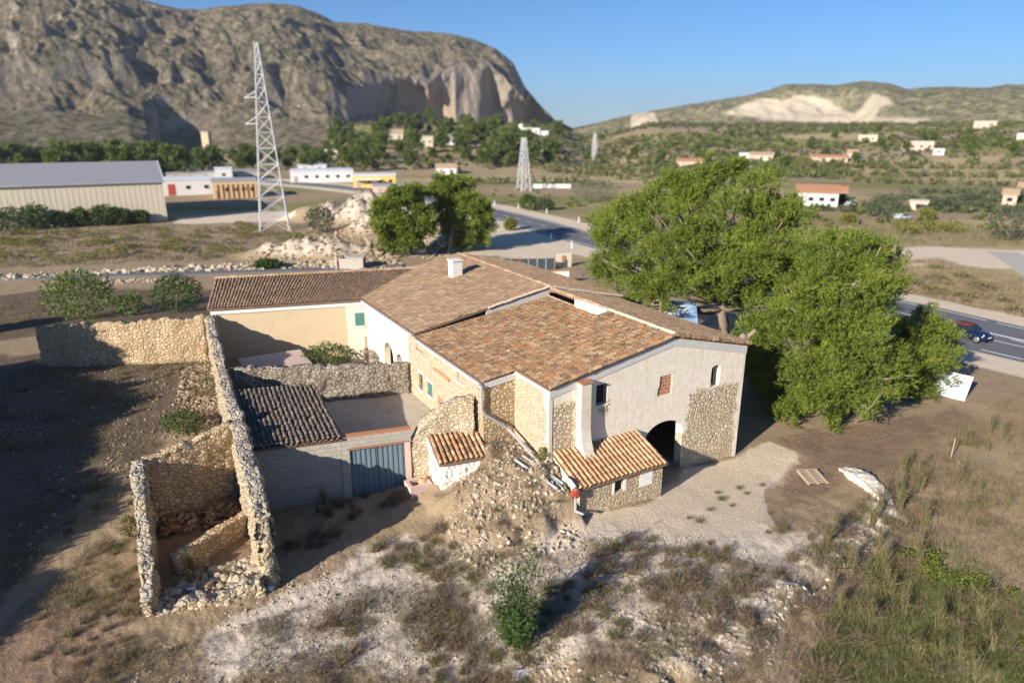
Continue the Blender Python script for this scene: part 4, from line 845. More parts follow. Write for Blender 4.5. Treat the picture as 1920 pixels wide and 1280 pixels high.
roof(nb, (14.2, n1_, nzg(14.2)), (14.2, n0 - .05, nzg(14.2)), (PK, n1_, zt0), (PK, n0 - .05, zt0), 'tile_brown', seed=42)
ridge_caps(nb, (PK, n0 - .08, zt0 + .06), (PK, n1_, zt0 + .06), 'tile_brown', seed=9)
ridge_caps(nb, (3.1, n0 - .08, nzg(3.1) + .05), (PK, n0 - .08, zt0 + .05), 'mortar', 'verge_tiles', .09, 15); ridge_caps(nb, (PK, n0 - .08, zt0 + .05), (14.1, n0 - .08, nzg(14.1) + .05), 'mortar', 'verge_tiles', .09, 16)
part('gutter', MB().tube([(-2.2, n0, nzg(-2.12) - .1), (-2.2, 22.6, nzg(-2.12) - .1)], .085, 10), M['zinc'], nb)
WO = np.array([-12.35, 25.35]); we = np.array([10.65, -2.75]); we /= np.linalg.norm(we); wn_ = np.array([-we[1], we[0]])
def wq(s, o): p = WO + we * s + wn_ * o; return (p[0], p[1])
def wbox(s0, s1, o0, o1, z0, z1): return MB().hexa([(*wq(s, o), z) for z in (z0, z1) for s, o in ((s0, o0), (s1, o0), (s1, o1), (s0, o1))])
WZ = 5.78; WR = 6.92; WD = 5.0
part('wing_wall', wbox(.05, 9.3, .12, .5, -.5, WZ - .45), M['ochre'], nb, label='ochre rendered front of the wing facing the court')
w2 = part('stair_wall', wbox(9.31, 11.3, .10, .5, -.5, WZ - .45), M['cream'], nb)
part('wing_cornice', wbox(-.02, 11.25, .02, .5, WZ - .448, WZ - .13), M['white'], nb)
part('wing_end', MB().prism([(*wq(.02, .10), -.5), (*wq(.02, 2 * WD), -.5), (*wq(.02, 2 * WD), WZ - .15), (*wq(.02, WD), WR - .15), (*wq(.02, .10), WZ - .15)], [(*wq(.42, .10), -.5), (*wq(.42, 2 * WD), -.5), (*wq(.42, 2 * WD), WZ - .15), (*wq(.42, WD), WR - .15), (*wq(.42, .10), WZ - .15)]), M['ochre'], nb)
part('corner_strip', wbox(-.05, .3, .0, .1, -.3, WZ - .46), M['white'], nb)
roof(nb, (*wq(-.2, -.15), WZ), (*wq(14.5, -.15), WZ), (*wq(-.2, WD), WR), (*wq(17.5, WD), WR), 'tile_brown', seed=43, jit=1.2, r=.055, pitch=.21)
roof(nb, (*wq(17.5, 2 * WD + .2), WZ), (*wq(-.2, 2 * WD + .2), WZ), (*wq(17.5, WD), WR), (*wq(-.2, WD), WR), 'tile_brown', seed=44, jit=1.2, r=.055, pitch=.21)
ridge_caps(nb, (*wq(-.2, WD), WR + .06), (*wq(17.5, WD), WR + .06), 'tile_brown', seed=10)
wi = part('window', wbox(9.95, 10.6, .06, .098, 3.75, 4.75), M['greenpaint'], nb, label='green shuttered window high on the cream wall'); part('sill', wbox(9.9, 10.65, .0, .06, 3.66, 3.745), M['white'], wi)
part('door', wbox(10.55, 11.05, .06, .098, .9, 2.9), M['wood'], nb)
cx_, cy_, _ = pz(854, 514, 7.3)
ch = part('chimney', MB().box(cx_ - .4, cx_ + .4, cy_ - .4, cy_ + .4, 5.8, 8.35), M['white'], nb, label='white square chimney on the ridge'); part('chimney_cap', MB().box(cx_ - .47, cx_ + .47, cy_ - .47, cy_ + .47, 8.353, 8.45), M['white'], ch)
lo = hthing('low_shed', 'low pinkish shed with flat roof in the shade of the back court', 'shed', -9, 20, .5)
part('shed_wall', MB().box(-11.2, -7.2, 18.6, 22.0, .2, 2.7), M['pink'], lo); part('roof_slab', MB().box(-11.3, -7.1, 18.5, 22.1, 2.703, 2.85), M['pink'], lo)
# ------------------------------------------------------------------ foliage
def blades(P, D, L, Wd, g, curve=0.0):
    """thin leaf triangles: base P, direction D (unit), length L, width Wd"""
    k = len(P); S = np.cross(D, g.normal(size=(k, 3))); S /= np.linalg.norm(S, axis=1)[:, None] + 1e-9
    L = np.broadcast_to(L, k)[:, None]; Wd = np.broadcast_to(Wd, k)[:, None]
    V = np.stack([P - S * Wd * .5, P + S * Wd * .5, P + D * L + S * curve * L], 1)
    return V.reshape(-1, 3), np.arange(3 * k).reshape(-1, 3)
def leaves(P, D, L, Wd, g):
    k = len(P); S = np.cross(D, g.normal(size=(k, 3))); S /= np.linalg.norm(S, axis=1)[:, None] + 1e-9
    L = np.broadcast_to(L, k)[:, None]; Wd = np.broadcast_to(Wd, k)[:, None]
    V = np.stack([P, P + D * L * .5 + S * Wd * .5, P + D * L, P + D * L * .5 - S * Wd * .5], 1)
    return V.reshape(-1, 3), np.arange(4 * k).reshape(-1, 4)
def unit(g, k, up=0.0):
    d = g.normal(size=(k, 3)); d[:, 2] += up; return d / np.linalg.norm(d, axis=1)[:, None]
def needle_crown(lobes, seed, clump=.55, per=3.2, tuft=34, ln=.34, wd=.06, fill=.35, shoots=0):
    """lobes: (x, y, z, r, flat); clumps sit over each lobe with gaps between; each clump is a spray of bottle-brush shoots"""
    g = np.random.default_rng(seed); mb = MB()
    for (cx, cy, cz, r, fl_) in lobes:
        n = max(4, int(per * r * r * 4)); d = unit(g, n, .35); rad = r * (1 - fill * g.random(n) ** 2) * (1 + .12 * g.normal(size=n))
        C = np.array([cx, cy, cz]) + d * rad[:, None] * np.array([1, 1, fl_]); cs = clump * (.6 + .7 * g.random(n)); k = tuft
        if shoots:
            q = shoots; A = np.repeat(C, q, 0); da = unit(g, n * q, .2); A = A + da * (np.repeat(cs, q) * g.random(n * q) ** .5)[:, None] * np.array([1, 1, .7])
            ax = .45 * da + .45 * np.repeat(d, q, 0) + .25 * g.normal(size=(n * q, 3)); ax[:, 2] += .65; ax /= np.linalg.norm(ax, axis=1)[:, None]
            u = g.random((n * q, k)); P = A[:, None] + ax[:, None] * (u * ln * 1.7)[..., None]; dirs = unit(g, n * q * k).reshape(n * q, k, 3) * .75 + ax[:, None] * .75
            P = P.reshape(-1, 3); out = dirs.reshape(-1, 3); out /= np.linalg.norm(out, axis=1)[:, None]; L = ln * .62 * (.7 + .6 * g.random(len(P)))
        else:
            CC = np.repeat(C, k, 0); dd = unit(g, n * k, .25); P = CC + dd * (np.repeat(cs, k) * g.random(n * k) ** .45)[:, None] * np.array([1, 1, .75]); out = .55 * dd + .35 * np.repeat(d, k, 0) + .35 * g.normal(size=(n * k, 3)); out[:, 2] += .35; out /= np.linalg.norm(out, axis=1)[:, None]; L = ln * (.7 + .6 * g.random(n * k))
        V, Fc = blades(P, out, L, wd, g); mb.add(V, Fc)
    return mb
def limbs(base, fork, lobes, r0, seed, rt=.05, spread=1):
    g = np.random.default_rng(seed); base = np.array(base, float); fork = np.array(fork, float); mb = MB(); n = 7; P = []
    for i in range(n + 1):
        t = i / n; P.append(base * (1 - t) + fork * t + np.array([g.normal(), g.normal(), 0]) * .10 * r0 * 4 * math.sin(t * math.pi))
    mb.tube(P, [r0 * (1.25 - .25 * min(1, i / 1.5)) * (1 - .35 * i / n) for i in range(n + 1)], 12)
    for (cx, cy, cz, r, fl_) in lobes[::(5 if len(lobes) > 60 else 1)]:
        q = np.array([cx, cy, cz]); t = np.clip(.45 + .55 * (cz - base[2]) / max(.1, (fork[2] - base[2]) * 1.6), .4, 1); s0 = base * (1 - t) + fork * t; m = (s0 + q) / 2 + np.array([g.normal() * .3, g.normal() * .3, -.25 * np.linalg.norm((q - s0)[:2]) * .4]); q2 = q + (q - s0) / np.linalg.norm(q - s0) * r * .45
        pts = [(1 - u) ** 2 * s0 + 2 * u * (1 - u) * m + u * u * q2 for u in np.linspace(0, 1, 7)]; rb = r0 * .42 * min(1.2, .45 + r / 3)
        mb.tube(pts, [rb * (1 - .85 * u) + rt * .4 for u in np.linspace(0, 1, 7)], 7)
        for _ in range(1):
            e = q + unit(g, 1, .2)[0] * r * .9; a = pts[4]; mb.tube([a, (a + e) / 2 + g.normal(size=3) * .1, e], [rb * .35, rb * .22, .012], 5)
    return mb
def pine(label, base, fork, lobes, r0, seed, group=None, name='pine_tree', mat='pine', **kw):
    """lobes and fork in world space"""
    base = np.array(base, float); o = thing(name, label, 'pine tree', base, 0, group); L = [(x - base[0], y - base[1], z - base[2], r, f) for x, y, z, r, f in lobes]
    part('trunk', limbs((0, 0, -.3), np.array(fork) - base, L, r0, seed), M['bark'], o, True, off=(0, 0, 0)); part('crown', needle_crown(L, seed, **kw), M[mat], o, off=(0, 0, 0)); return o
def lob(px, py, d, rp, fl=.85):
    """a lobe seen at pixel px,py with radius rp pixels, standing at distance d"""
    p = at_dist(px, py, d); return (p[0], p[1], p[2], rp * (d * CP + (H - p[2]) * SP) / F, fl)
# the big pine behind the house: its outline is a ring of rounded boughs, each at its own depth
def spread(lst, seed, hd):
    """boughs round the crown: those near its middle stand forward or back by up to hd metres; each breaks into smaller plumes"""
    g = np.random.default_rng(seed); out = []; X = np.array([(x, y) for x, y, d, r in lst], float); c = (X.max(0) + X.min(0)) / 2; R = (X.max(0) - X.min(0)) / 2 + 25; d0 = float(np.mean([d for x, y, d, r in lst]))
    for x, y, d, r in lst:
        q = math.sqrt(max(0, 1 - min(1, ((x - c[0]) / R[0]) ** 2 + ((y - c[1]) / R[1]) ** 2)))
        for sgn, keep in ((-1, 1.0), (1, .65)):
            if g.random() > keep: continue
            dd = d0 + sgn * hd * q + g.normal() * .4
            for k in range(4): a = 6.28 * (k + g.random() * .8) / 4; q2 = .40 + .42 * g.random(); out.append(lob(x + q2 * r * math.cos(a), y + q2 * .9 * r * math.sin(a), dd + g.normal() * .8, r * (.34 + .26 * g.random()), .95))
    return out
PB = onz(1349, 684, -1.0)
big = [(1345, 330, 55, 34), (1300, 352, 53, 38), (1390, 345, 56, 38), (1440, 365, 56, 40), (1250, 372, 55, 40), (1345, 385, 51, 46), (1205, 395, 56, 36), (1160, 412, 55, 38), (1290, 415, 50, 44), (1420, 415, 53, 44), (1470, 400, 57, 34), (1480, 440, 55, 38),
       (1125, 440, 55, 30), (1150, 470, 53, 40), (1215, 455, 50, 44), (1270, 470, 48, 42), (1340, 455, 48, 46), (1400, 475, 49, 46), (1455, 485, 51, 44), (1500, 500, 54, 36), (1135, 505, 54, 32), (1185, 520, 51, 38), (1240, 525, 50, 36), (1330, 515, 48, 44), (1385, 528, 47, 40), (1440, 535, 49, 40), (1300, 545, 50, 30),
       (1180, 555, 54, 24), (1215, 560, 53, 26), (1240, 575, 53, 18), (1490, 540, 52, 36), (1350, 540, 48, 24)]
pine('tall spreading pine with a bare pale trunk behind the farmhouse roof', PB, at_dist(1362, 545, 56), spread([(x, y, d + 4, r) for x, y, d, r in big + [(1505, 570, 52, 36), (1530, 540, 53, 36), (1470, 560, 50, 34), (1400, 560, 49, 26), (1240, 540, 51, 34), (1280, 500, 50, 36)]], 5, 5.5), .52, 101, clump=.34, per=4.4, tuft=18, shoots=9, ln=.34, wd=.040, fill=.6)
P2 = onz(1560, 775, -1.0)
mid = [(1540, 455, 50, 30), (1580, 470, 50, 34), (1625, 480, 51, 34), (1655, 500, 51, 30), (1520, 500, 48, 34), (1570, 515, 48, 38), (1620, 530, 49, 40), (1660, 545, 50, 30), (1490, 555, 46, 36), (1540, 565, 45, 42), (1600, 580, 46, 42), (1640, 585, 48, 36), (1440, 590, 45, 34), (1480, 605, 44, 38), (1420, 620, 44, 26), (1530, 625, 43, 42), (1590, 630, 43, 40), (1640, 635, 45, 34),
       (1440, 650, 42, 36), (1490, 660, 41, 42), (1550, 680, 41, 44), (1610, 680, 42, 40), (1420, 690, 41, 26), (1450, 700, 40, 36), (1500, 720, 39.5, 42), (1560, 735, 40, 38), (1440, 735, 39.5, 28), (1480, 765, 39, 32), (1530, 760, 39.5, 30), (1600, 725, 41, 32), (1660, 690, 43, 30), (1465, 780, 39, 20), (1665, 735, 41, 22), (1690, 700, 44, 26)]
pine('broad low pine whose boughs sweep to the ground at the right end of the farmhouse', P2, at_dist(1560, 640, 49), spread([(x, y, d + 5, r) for x, y, d, r in mid + [(1560, 790, 41, 26), (1510, 790, 40, 26), (1620, 760, 42, 24), (1400, 655, 42, 26), (1425, 715, 40, 26)]], 6, 4.0), .42, 102, clump=.32, per=4.6, tuft=18, shoots=9, ln=.32, wd=.038, fill=.6)
P3 = onz(1722, 738, -1.0)
sml = [(1735, 605, 48, 22), (1715, 635, 47.5, 26), (1760, 635, 48, 26), (1700, 670, 47, 28), (1745, 670, 47, 30), (1772, 672, 48, 20), (1715, 705, 46, 28), (1755, 705, 46.5, 24), (1735, 735, 46, 20), (1700, 735, 45.5, 20), (1690, 620, 49, 18)]
pine('young bright pine beside the white panel near the road', P3, at_dist(1735, 650, 57), spread([(x, y, d + 9.5, r) for x, y, d, r in sml], 7, 1.8), .16, 103, clump=.30, per=5.4, tuft=18, shoots=9, ln=.30, wd=.040, fill=.6)
for i, (bp, fk, lst, lab) in enumerate([
    ((757, 474), (757, 420), [(740, 372, 107, 22), (775, 368, 107, 24), (720, 395, 107, 22), (760, 395, 106, 28), (795, 395, 108, 22), (722, 425, 106, 24), (765, 430, 105, 28), (795, 430, 107, 20), (735, 455, 106, 20), (775, 458, 106, 20)], 'rounded bushy pine on the left of the pair beyond the brown roofs'),
    ((838, 476), (850, 420), [(840, 340, 112, 22), (865, 350, 112, 22), (825, 362, 112, 20), (855, 378, 111, 26), (885, 380, 112, 20), (840, 400, 112, 24), (875, 408, 111, 26), (905, 400, 112, 20), (910, 425, 112, 18), (880, 435, 111, 20), (845, 428, 111, 18), (900, 448, 111, 14), (865, 455, 110, 16)], 'looser taller pine with leaning trunk, right of the pair beyond the brown roofs')]):
    b = gp(*bp); pine(lab, b, at_dist(fk[0], fk[1], 108), spread(lst, 20 + i, 3.0), .34, 110 + i, clump=.75, per=3.0, tuft=60, ln=.42, wd=.16)
# trees standing just outside the picture on the left: they shade the yard and the garden wall
def side_pine(x, y, h, r, seed):
    g = np.random.default_rng(seed); z = g1(x, y); L = []
    for k in range(15):
        a = g.random() * 6.28; q = r * .72 * math.sqrt(g.random()); hz = z + h * (.22 + .62 * g.random()); L.append((x + q * math.cos(a), y + q * math.sin(a), hz, r * .42, .85))
    L.append((x, y, z + h * .86, r * .42, .8)); return pine('dense pine standing beside the rubble yard', (x, y, z), (x + .3, y, z + h * .6), L, .3, seed, group='pines shading the yard', per=4.5, tuft=50, ln=.45, wd=.2, clump=.7)
for i, (x, y, h, r) in enumerate([(-33.5, 9.5, 7.2, 4.2), (-35, 17, 7.8, 4.4), (-37.5, 25, 8.3, 4.6), (-43, 33, 8.6, 4.6), (-61.5, 49, 9, 3.6)]): side_pine(x, y, h, r, 130 + i)

# ------------------------------------------------------------------ shrubs, weeds, grass
def leafy(w, h, n, ls, seed, up=.2, open_=0.0):
    g = np.random.default_rng(seed); d = unit(g, n, .3); rad = (.35 + .65 * g.random(n) ** .5) * (1 + .25 * fbm(d * 2.2 + seed, 3)); P = d * rad[:, None] * np.array([w / 2, w / 2, h / 2]) + np.array([0, 0, h * .5]); P[:, 2] = np.maximum(P[:, 2], .03)
    D = d * .6 + g.normal(size=(n, 3)) * .6; D[:, 2] += up; D /= np.linalg.norm(D, axis=1)[:, None]
    V, Fc = leaves(P, D, ls * (.7 + .6 * g.random(n)), ls * .55, g); return MB().add(V, Fc)
def stems(w, h, k, seed, r=.02):
    g = np.random.default_rng(seed); mb = MB()
    for _ in range(k):
        a = g.random() * 6.28; q = g.random() ** .5 * w * .42; e = np.array([q * math.cos(a), q * math.sin(a), h * (.55 + .4 * g.random())]); mb.tube([(0, 0, -.1), e * .45 + np.array([0, 0, h * .12]), e], [r, r * .7, r * .25], 5)
    return mb
def twiggy(w, h, n, seed, lean=.0, wd=.012, mat='dry'):
    """a tuft of thin dry stems that fork once"""
    g = np.random.default_rng(seed); a = g.random(n) * 6.28; q = .18 * w * g.random(n) ** .5; P = np.stack([q * np.cos(a), q * np.sin(a), np.full(n, -.03)], 1)
    b = g.random(n) * 6.28; s = g.random(n) ** .8 * w / 2; D = np.stack([s * np.cos(b), s * np.sin(b), h * (.45 + .55 * g.random(n))], 1); L = np.linalg.norm(D, axis=1); D /= L[:, None]
    mb = MB(); V, Fc = blades(P, D, L, wd * 1.6, g); mb.add(V, Fc)
    for _ in range(2):
        t = .35 + .5 * g.random(n); Q = P + D * (L * t)[:, None]; E = D + .75 * g.normal(size=(n, 3)); E[:, 2] += .2; E /= np.linalg.norm(E, axis=1)[:, None]; V, Fc = blades(Q, E, L * (.25 + .3 * g.random(n)), wd, g); mb.add(V, Fc)
    return mb
PROTO = {}
def proto_mesh(key, mb, mat):
    me = mb.mesh(key); me.materials.append(mat); PROTO[key] = me; return me
for i in range(5): proto_mesh('dry%d' % i, twiggy(1.0 + .25 * i, .40 + .09 * (i % 3), 120, 300 + i, wd=.016), M['dry'] if i % 2 == 0 else M['drygreen'])
for i in range(3): proto_mesh('stalk%d' % i, twiggy(.7, 1.3 + .2 * i, 34, 320 + i, wd=.022), M['drygreen'])
def scatter(name, label, cat, group, pts, keys, s0, s1, seed, zoff=0.0):
    g = np.random.default_rng(seed)
    for i, (x, y) in enumerate(pts):
        o = bpy.data.objects.new(name, PROTO[keys[int(g.integers(len(keys)))]]); s = s0 + (s1 - s0) * g.random() ** 1.4
        o.location = (x, y, g1(x, y) + zoff); o.rotation_euler = (0, 0, g.random() * 6.28); o.scale = (s, s, s * (.8 + .4 * g.random())); link(o); tag(o, label, cat, group)
def in_px(poly, n, seed, z=0.0, mind=.5, keep=None):
    """points spread over the patch of ground seen inside a photo outline"""
    P = pxpoly(poly, z); xs = [p[0] for p in P]; ys = [p[1] for p in P]; g = np.random.default_rng(seed); out = []; t = 0
    while len(out) < n and t < n * 60:
        t += 1; x, y = g.uniform(min(xs), max(xs)), g.uniform(min(ys), max(ys))
        if not inside(np.array([x]), np.array([y]), P)[0]: continue
        if n2(np.array([x]), np.array([y]), .45, 2, seed)[0] < -.12 + .2 * g.random(): continue
        if any((x - a) ** 2 + (y - b) ** 2 < mind ** 2 for a, b in out[-80:]): continue
        if keep is None or keep(x, y): out.append((x, y))
    return out
DK = ['dry0', 'dry1', 'dry2', 'dry3', 'dry4']
scatter('dry_shrub', 'dry brown twiggy shrub on the pale stony slope below the house and lean-to', 'shrub', 'dry shrubs on the pale foreground slope', in_px([(560, 1130), (700, 1010), (800, 970), (940, 1040), (1090, 1000), (1250, 1010), (1420, 1000), (1480, 940), (1480, 1100), (1400, 1270), (500, 1278), (270, 1240)], 165, 40, mind=.55), DK, .5, 1.05, 41)
scatter('weed', 'dry brown weed on the dirt left of the roofless room', 'weed', 'dry weeds left of the ruin', in_px([(5, 1170), (150, 1020), (250, 920), (270, 1140), (230, 1275), (5, 1275)], 46, 42, mind=.45), DK, .35, .75, 43)
scatter('weed', 'dark weed in the shaded rubble yard left of the long ruined wall', 'weed', 'weeds in the shaded yard', in_px([(10, 760), (90, 720), (400, 700), (430, 780), (280, 850), (250, 900), (10, 1100)], 60, 44, .2, .6), DK, .45, .95, 45)
scatter('dry_shrub', 'thin dry bush on the mound between the oven and the lean-to', 'shrub', 'dry tufts on the stony mound', in_px([(850, 900), (960, 840), (1010, 880), (1060, 950), (930, 1010), (850, 960)], 26, 46, 1.0, .4), DK, .25, .5, 47)
scatter('weed', 'weed in the shade at the foot of the block wall', 'weed', 'weeds below the block wall', in_px([(520, 960), (640, 930), (760, 930), (760, 990), (640, 1010), (540, 1050)], 26, 48, -.5, .4), DK + ['stalk0'], .5, 1.0, 49)
scatter('weed', 'bare branching weed inside the roofless room', 'weed', 'weeds inside the roofless room', in_px([(320, 1060), (460, 950), (480, 1060), (330, 1110)], 9, 50, -.5, .4), ['stalk0', 'stalk1', 'dry1'], .5, .9, 51)
RS_ = [(1480, 1010), (1640, 900), (1720, 830), (1900, 760), (1915, 1270), (1440, 1270), (1500, 1110)]
scatter('weed', 'grey green weed among the dry grass on the right slope', 'weed', 'weeds in the dry grass slope', in_px(RS_, 130, 52, 0, .55), DK + ['stalk0', 'stalk1', 'stalk2'], .55, 1.15, 53)
scatter('dry_shrub', 'small dry tuft flat on the pale yard right of the arched doorway', 'shrub', 'flat tufts on the pale yard', [tuple(onz(*p, -.6)[:2]) for p in [(1385, 910), (1400, 920), (1352, 935), (1345, 922), (1372, 948), (1430, 900), (1445, 958), (1310, 985), (1290, 980), (1440, 1000), (1330, 960)]], DK, .3, .6, 54)
def grass_field(name, poly, n, seed, L, wd, mat, z=0.0, lean=.5, clumpy=.35, label=None):
    P = pxpoly(poly, z); g = np.random.default_rng(seed); xs = [p[0] for p in P]; ys = [p[1] for p in P]; x = g.uniform(min(xs), max(xs), n * 3); y = g.uniform(min(ys), max(ys), n * 3)
    k = inside(x, y, P) & (n2(x, y, .55, 3, seed) + .35 * g.random(n * 3) > clumpy - .25); x, y = x[k][:n], y[k][:n]
    D = unit(g, len(x), 1.6); Q = np.stack([x, y, gz(x, y) - .02], 1); V, Fc = blades(Q, D, L * (.4 + .9 * g.random(len(x))) * (1 + .5 * n2(x, y, .8, 2, 3)), wd, g, curve=.25); o = part(name, MB().add(V, Fc), M[mat]); o['kind'] = 'stuff'; return o
grass_field('dry_grass', [(1500, 1000), (1640, 880), (1720, 800), (1830, 755), (1960, 690), (2200, 760), (2300, 1350), (1400, 1350), (1490, 1110)], 42000, 60, .34, .018, 'drygrass', clumpy=.32)
grass_field('dry_brush', [(1520, 1000), (1640, 890), (1720, 800), (1830, 755), (1960, 690), (2200, 760), (2300, 1350), (1420, 1350), (1490, 1110)], 60000, 161, .34, .018, 'dry', clumpy=.30)
grass_field('green_grass', [(1690, 960), (1800, 985), (1960, 1080), (2100, 1320), (1480, 1320), (1560, 1120)], 30000, 61, .38, .02, 'grassgreen', clumpy=.3)
grass_field('straw_litter', [(300, 1200), (560, 1120), (760, 1000), (1000, 1040), (1440, 1010), (1480, 1100), (1400, 1300), (-50, 1330), (-50, 1190), (200, 980)], 45000, 62, .24, .013, 'dry', clumpy=.45)
grass_field('yard_weeds', [(-40, 760), (90, 715), (400, 700), (440, 790), (300, 850), (255, 900), (-60, 1150)], 20000, 63, .3, .02, 'drygreen', .2, clumpy=.3)
grass_field('roadside_grass', [(1680, 485), (1760, 488), (1960, 530), (1960, 606), (1700, 548), (1660, 520)], 26000, 66, .55, .05, 'drygrass', -1, clumpy=.15)
grass_field('field_grass', [(-60, 428), (330, 420), (620, 440), (640, 470), (400, 488), (-60, 505)], 36000, 67, .5, .07, 'drygrass', -1, clumpy=.25)
grass_field('terrace_grass', [(1480, 400), (1960, 430), (1960, 462), (1700, 462), (1480, 445)], 16000, 68, .6, .1, 'drygreen', -1, clumpy=.3)
grass_field('mound_weeds', [(850, 900), (960, 840), (1010, 870), (1060, 950), (930, 1020), (850, 970)], 12000, 69, .22, .014, 'dry', 1.0, clumpy=.2)
grass_field('verge_grass', [(-200, 640), (90, 600), (380, 540), (380, 520), (-200, 560)], 12000, 64, .3, .04, 'drygreen', 0, clumpy=.35)
grass_field('low_weeds', [(300, 1200), (560, 1120), (760, 1000), (940, 1040), (1100, 1000), (1440, 1005), (1500, 1080), (1400, 1300), (-50, 1330), (-50, 1190), (200, 980)], 40000, 162, .30, .016, 'drygreen', clumpy=.54)
grass_field('low_weeds', [(300, 1250), (560, 1180), (900, 1120), (1440, 1060), (1480, 1120), (1400, 1320), (200, 1320)], 30000, 163, .26, .014, 'dry', clumpy=.52)
def vine_patch():
    P = pxpoly([(1740, 960), (1800, 1000), (1960, 1090), (1960, 1200), (1830, 1110), (1700, 1040), (1660, 1120), (1640, 1060)]); g = np.random.default_rng(65); xs = [p[0] for p in P]; ys = [p[1] for p in P]; x = g.uniform(min(xs), max(xs), 30000); y = g.uniform(min(ys), max(ys), 30000); k = (sdf(x, y, P) + 2.2 * n2(x, y, .45, 4, 9) > .9) & (n2(x, y, .9, 3, 19) > -.02); x, y = x[k][:6500], y[k][:6500]
    D = unit(g, len(x), .5); V, Fc = leaves(np.stack([x, y, gz(x, y) + .06 + .16 * g.random(len(x))], 1), D, .11, .09, g); o = part('creeping_vines', MB().add(V, Fc), M['vine']); o['kind'] = 'stuff'
vine_patch()
def shrub(label, px, py, wpx, hpx, seed, mat='bushgreen', ls=.12, n=2600, group=None, name='shrub', base=None):
    b = gp(px, py) if base is None else np.array(base); dep = b[1] * CP + (H - b[2]) * SP; w_, h_ = wpx * dep / F, hpx * dep / F / math.cos(math.atan2(H - b[2], b[1])) 
    o = thing(name, label, 'shrub', b, 0, group); part('foliage', leafy(w_, h_, n, ls, seed), M[mat], o, off=(0, 0, 0)); part('stem', stems(w_, h_, 9, seed, .03), M['bark'], o, off=(0, 0, 0)); return o
shrub('large leafy bush with bright broad leaves behind the shaded garden wall', 155, 598, 122, 88, 71, 'figleaf', .30, 2600)
shrub('small leafy bush between the large bush and the wing', 245, 592, 52, 40, 72, 'figleaf', .28, 800)
shrub('leafy bush half hidden by the end of the brown roofed wing', 335, 585, 90, 66, 73, 'bushgreen', .28, 1800)
shrub('dark bramble against the upper side of the ruin cross wall', 345, 812, 75, 40, 74, 'bushgreen', .13, 1500)
shrub('green bush in the sunlit back court below the ochre wing', 592, 690, 105, 40, 75, 'bushgreen', .16, 2200, base=wor(-5.6, 20.2, g1(*wor(-5.6, 20.2)[:2])))
def fore_bush():
    b = gp(965, 1218); o = thing('evergreen_bush', 'dark green upright bush standing alone on the pale slope in front', 'bush', b); g = np.random.default_rng(77); mb = MB(); sb = MB()
    for k in range(56):
        a = g.random() * 6.28; q = 1.3 * g.random() ** .6; t = g.random(); e = np.array([q * math.cos(a) * (.4 + t * .6), q * math.sin(a) * (.4 + t * .6), .5 + 2.7 * t + .4 * g.random()]); sb.tube([(0, 0, -.1), e * np.array([.35, .35, .5]), e], [.03, .02, .006], 5)
        n = 95; u = g.random(n) ** .7; P = e[None] * (.35 + .75 * u[:, None]) + g.normal(size=(n, 3)) * .17; D = unit(g, n, .7); V, Fc = leaves(P, D, .15, .06, g); mb.add(V, Fc)
    part('foliage', mb, M['bushgreen'], o, off=(0, 0, 0)); part('stem', sb, M['bark'], o, off=(0, 0, 0))
fore_bush()
shrub('small yellow green weed against the house wall above the loose pipes', 1022, 885, 22, 26, 79, 'yellowgreen', .09, 400, base=wor(-.25, .15, g1(*wor(-.25, .15)[:2])))
shrub('low green tuft on the outer side of the broken ruin wall', 245, 1010, 30, 40, 80, 'drygreen', .12, 500)
for i, (x, y, w_, h_) in enumerate([(25, 428, 90, 34), (70, 424, 60, 36), (117, 420, 34, 24), (150, 418, 30, 28), (195, 420, 56, 30), (225, 425, 50, 24), (265, 426, 36, 20), (-20, 430, 70, 34)]):
    wrp = gp(315, 414); wnn = np.array([math.sin(math.radians(29)), -math.cos(math.radians(29)), 0]); q_ = onpl(x, y, wrp + wnn * 2.2, wnn); q_[2] = g1(q_[0], q_[1])
    shrub('green bush against the cream warehouse wall', x, y, w_, h_ * 1.25, 82 + i, 'bushgreen', .5, 900, 'bushes along the warehouse', base=q_)
for i, (x, y, w_, h_, mt, lab) in enumerate([(602, 436, 52, 48, 'olive', 'round olive tree right of the tall pylon'), (1655, 408, 62, 42, 'olive', 'round olive tree with a pale car parked behind it'), (1888, 452, 72, 68, 'olive', 'large olive tree at the right edge above the side road'), (1118, 378, 92, 40, 'olive', 'wide grey green bush left of the tall spreading pine'),
    (990, 392, 34, 26, 'bushgreen', 'dark bush beside the road below the second pylon'), (1022, 394, 34, 20, 'olive', 'grey bush beside the dark roadside bush'), (957, 432, 22, 22, 'yellowgreen', 'small yellow green shrub at the road verge'), (502, 503, 50, 14, 'bushgreen', 'low dark shrub along the lane behind the wing roof'),
    (1578, 383, 24, 18, 'bushgreen', 'dark round bush right of the white house'), (1502, 320, 36, 26, 'yellowgreen', 'bright green tree left of the salmon houses'), (1738, 412, 26, 20, 'yellowgreen', 'bright small tree in the dry field'), (1590, 420, 28, 18, 'yellowgreen', 'yellow green bush by the parked cars'), (1905, 380, 40, 26, 'bushgreen', 'dark green bush at the right edge beside the peach house'), (1820, 388, 60, 24, 'olive', 'dull olive hedge left of the peach house'), (1765, 395, 46, 22, 'olive', 'olive bush in the dry terrace')]):
    shrub(lab, x, y, w_, h_, 140 + i, mt, .45, 1100)
for i, (x, y) in enumerate([(1690, 430), (1720, 434), (1755, 436), (1785, 437), (1700, 440)]): shrub('low green shrub in the row in the dry field', x, y, 40, 18, 160 + i, 'yellowgreen', .4, 350, 'low shrub row in the field')
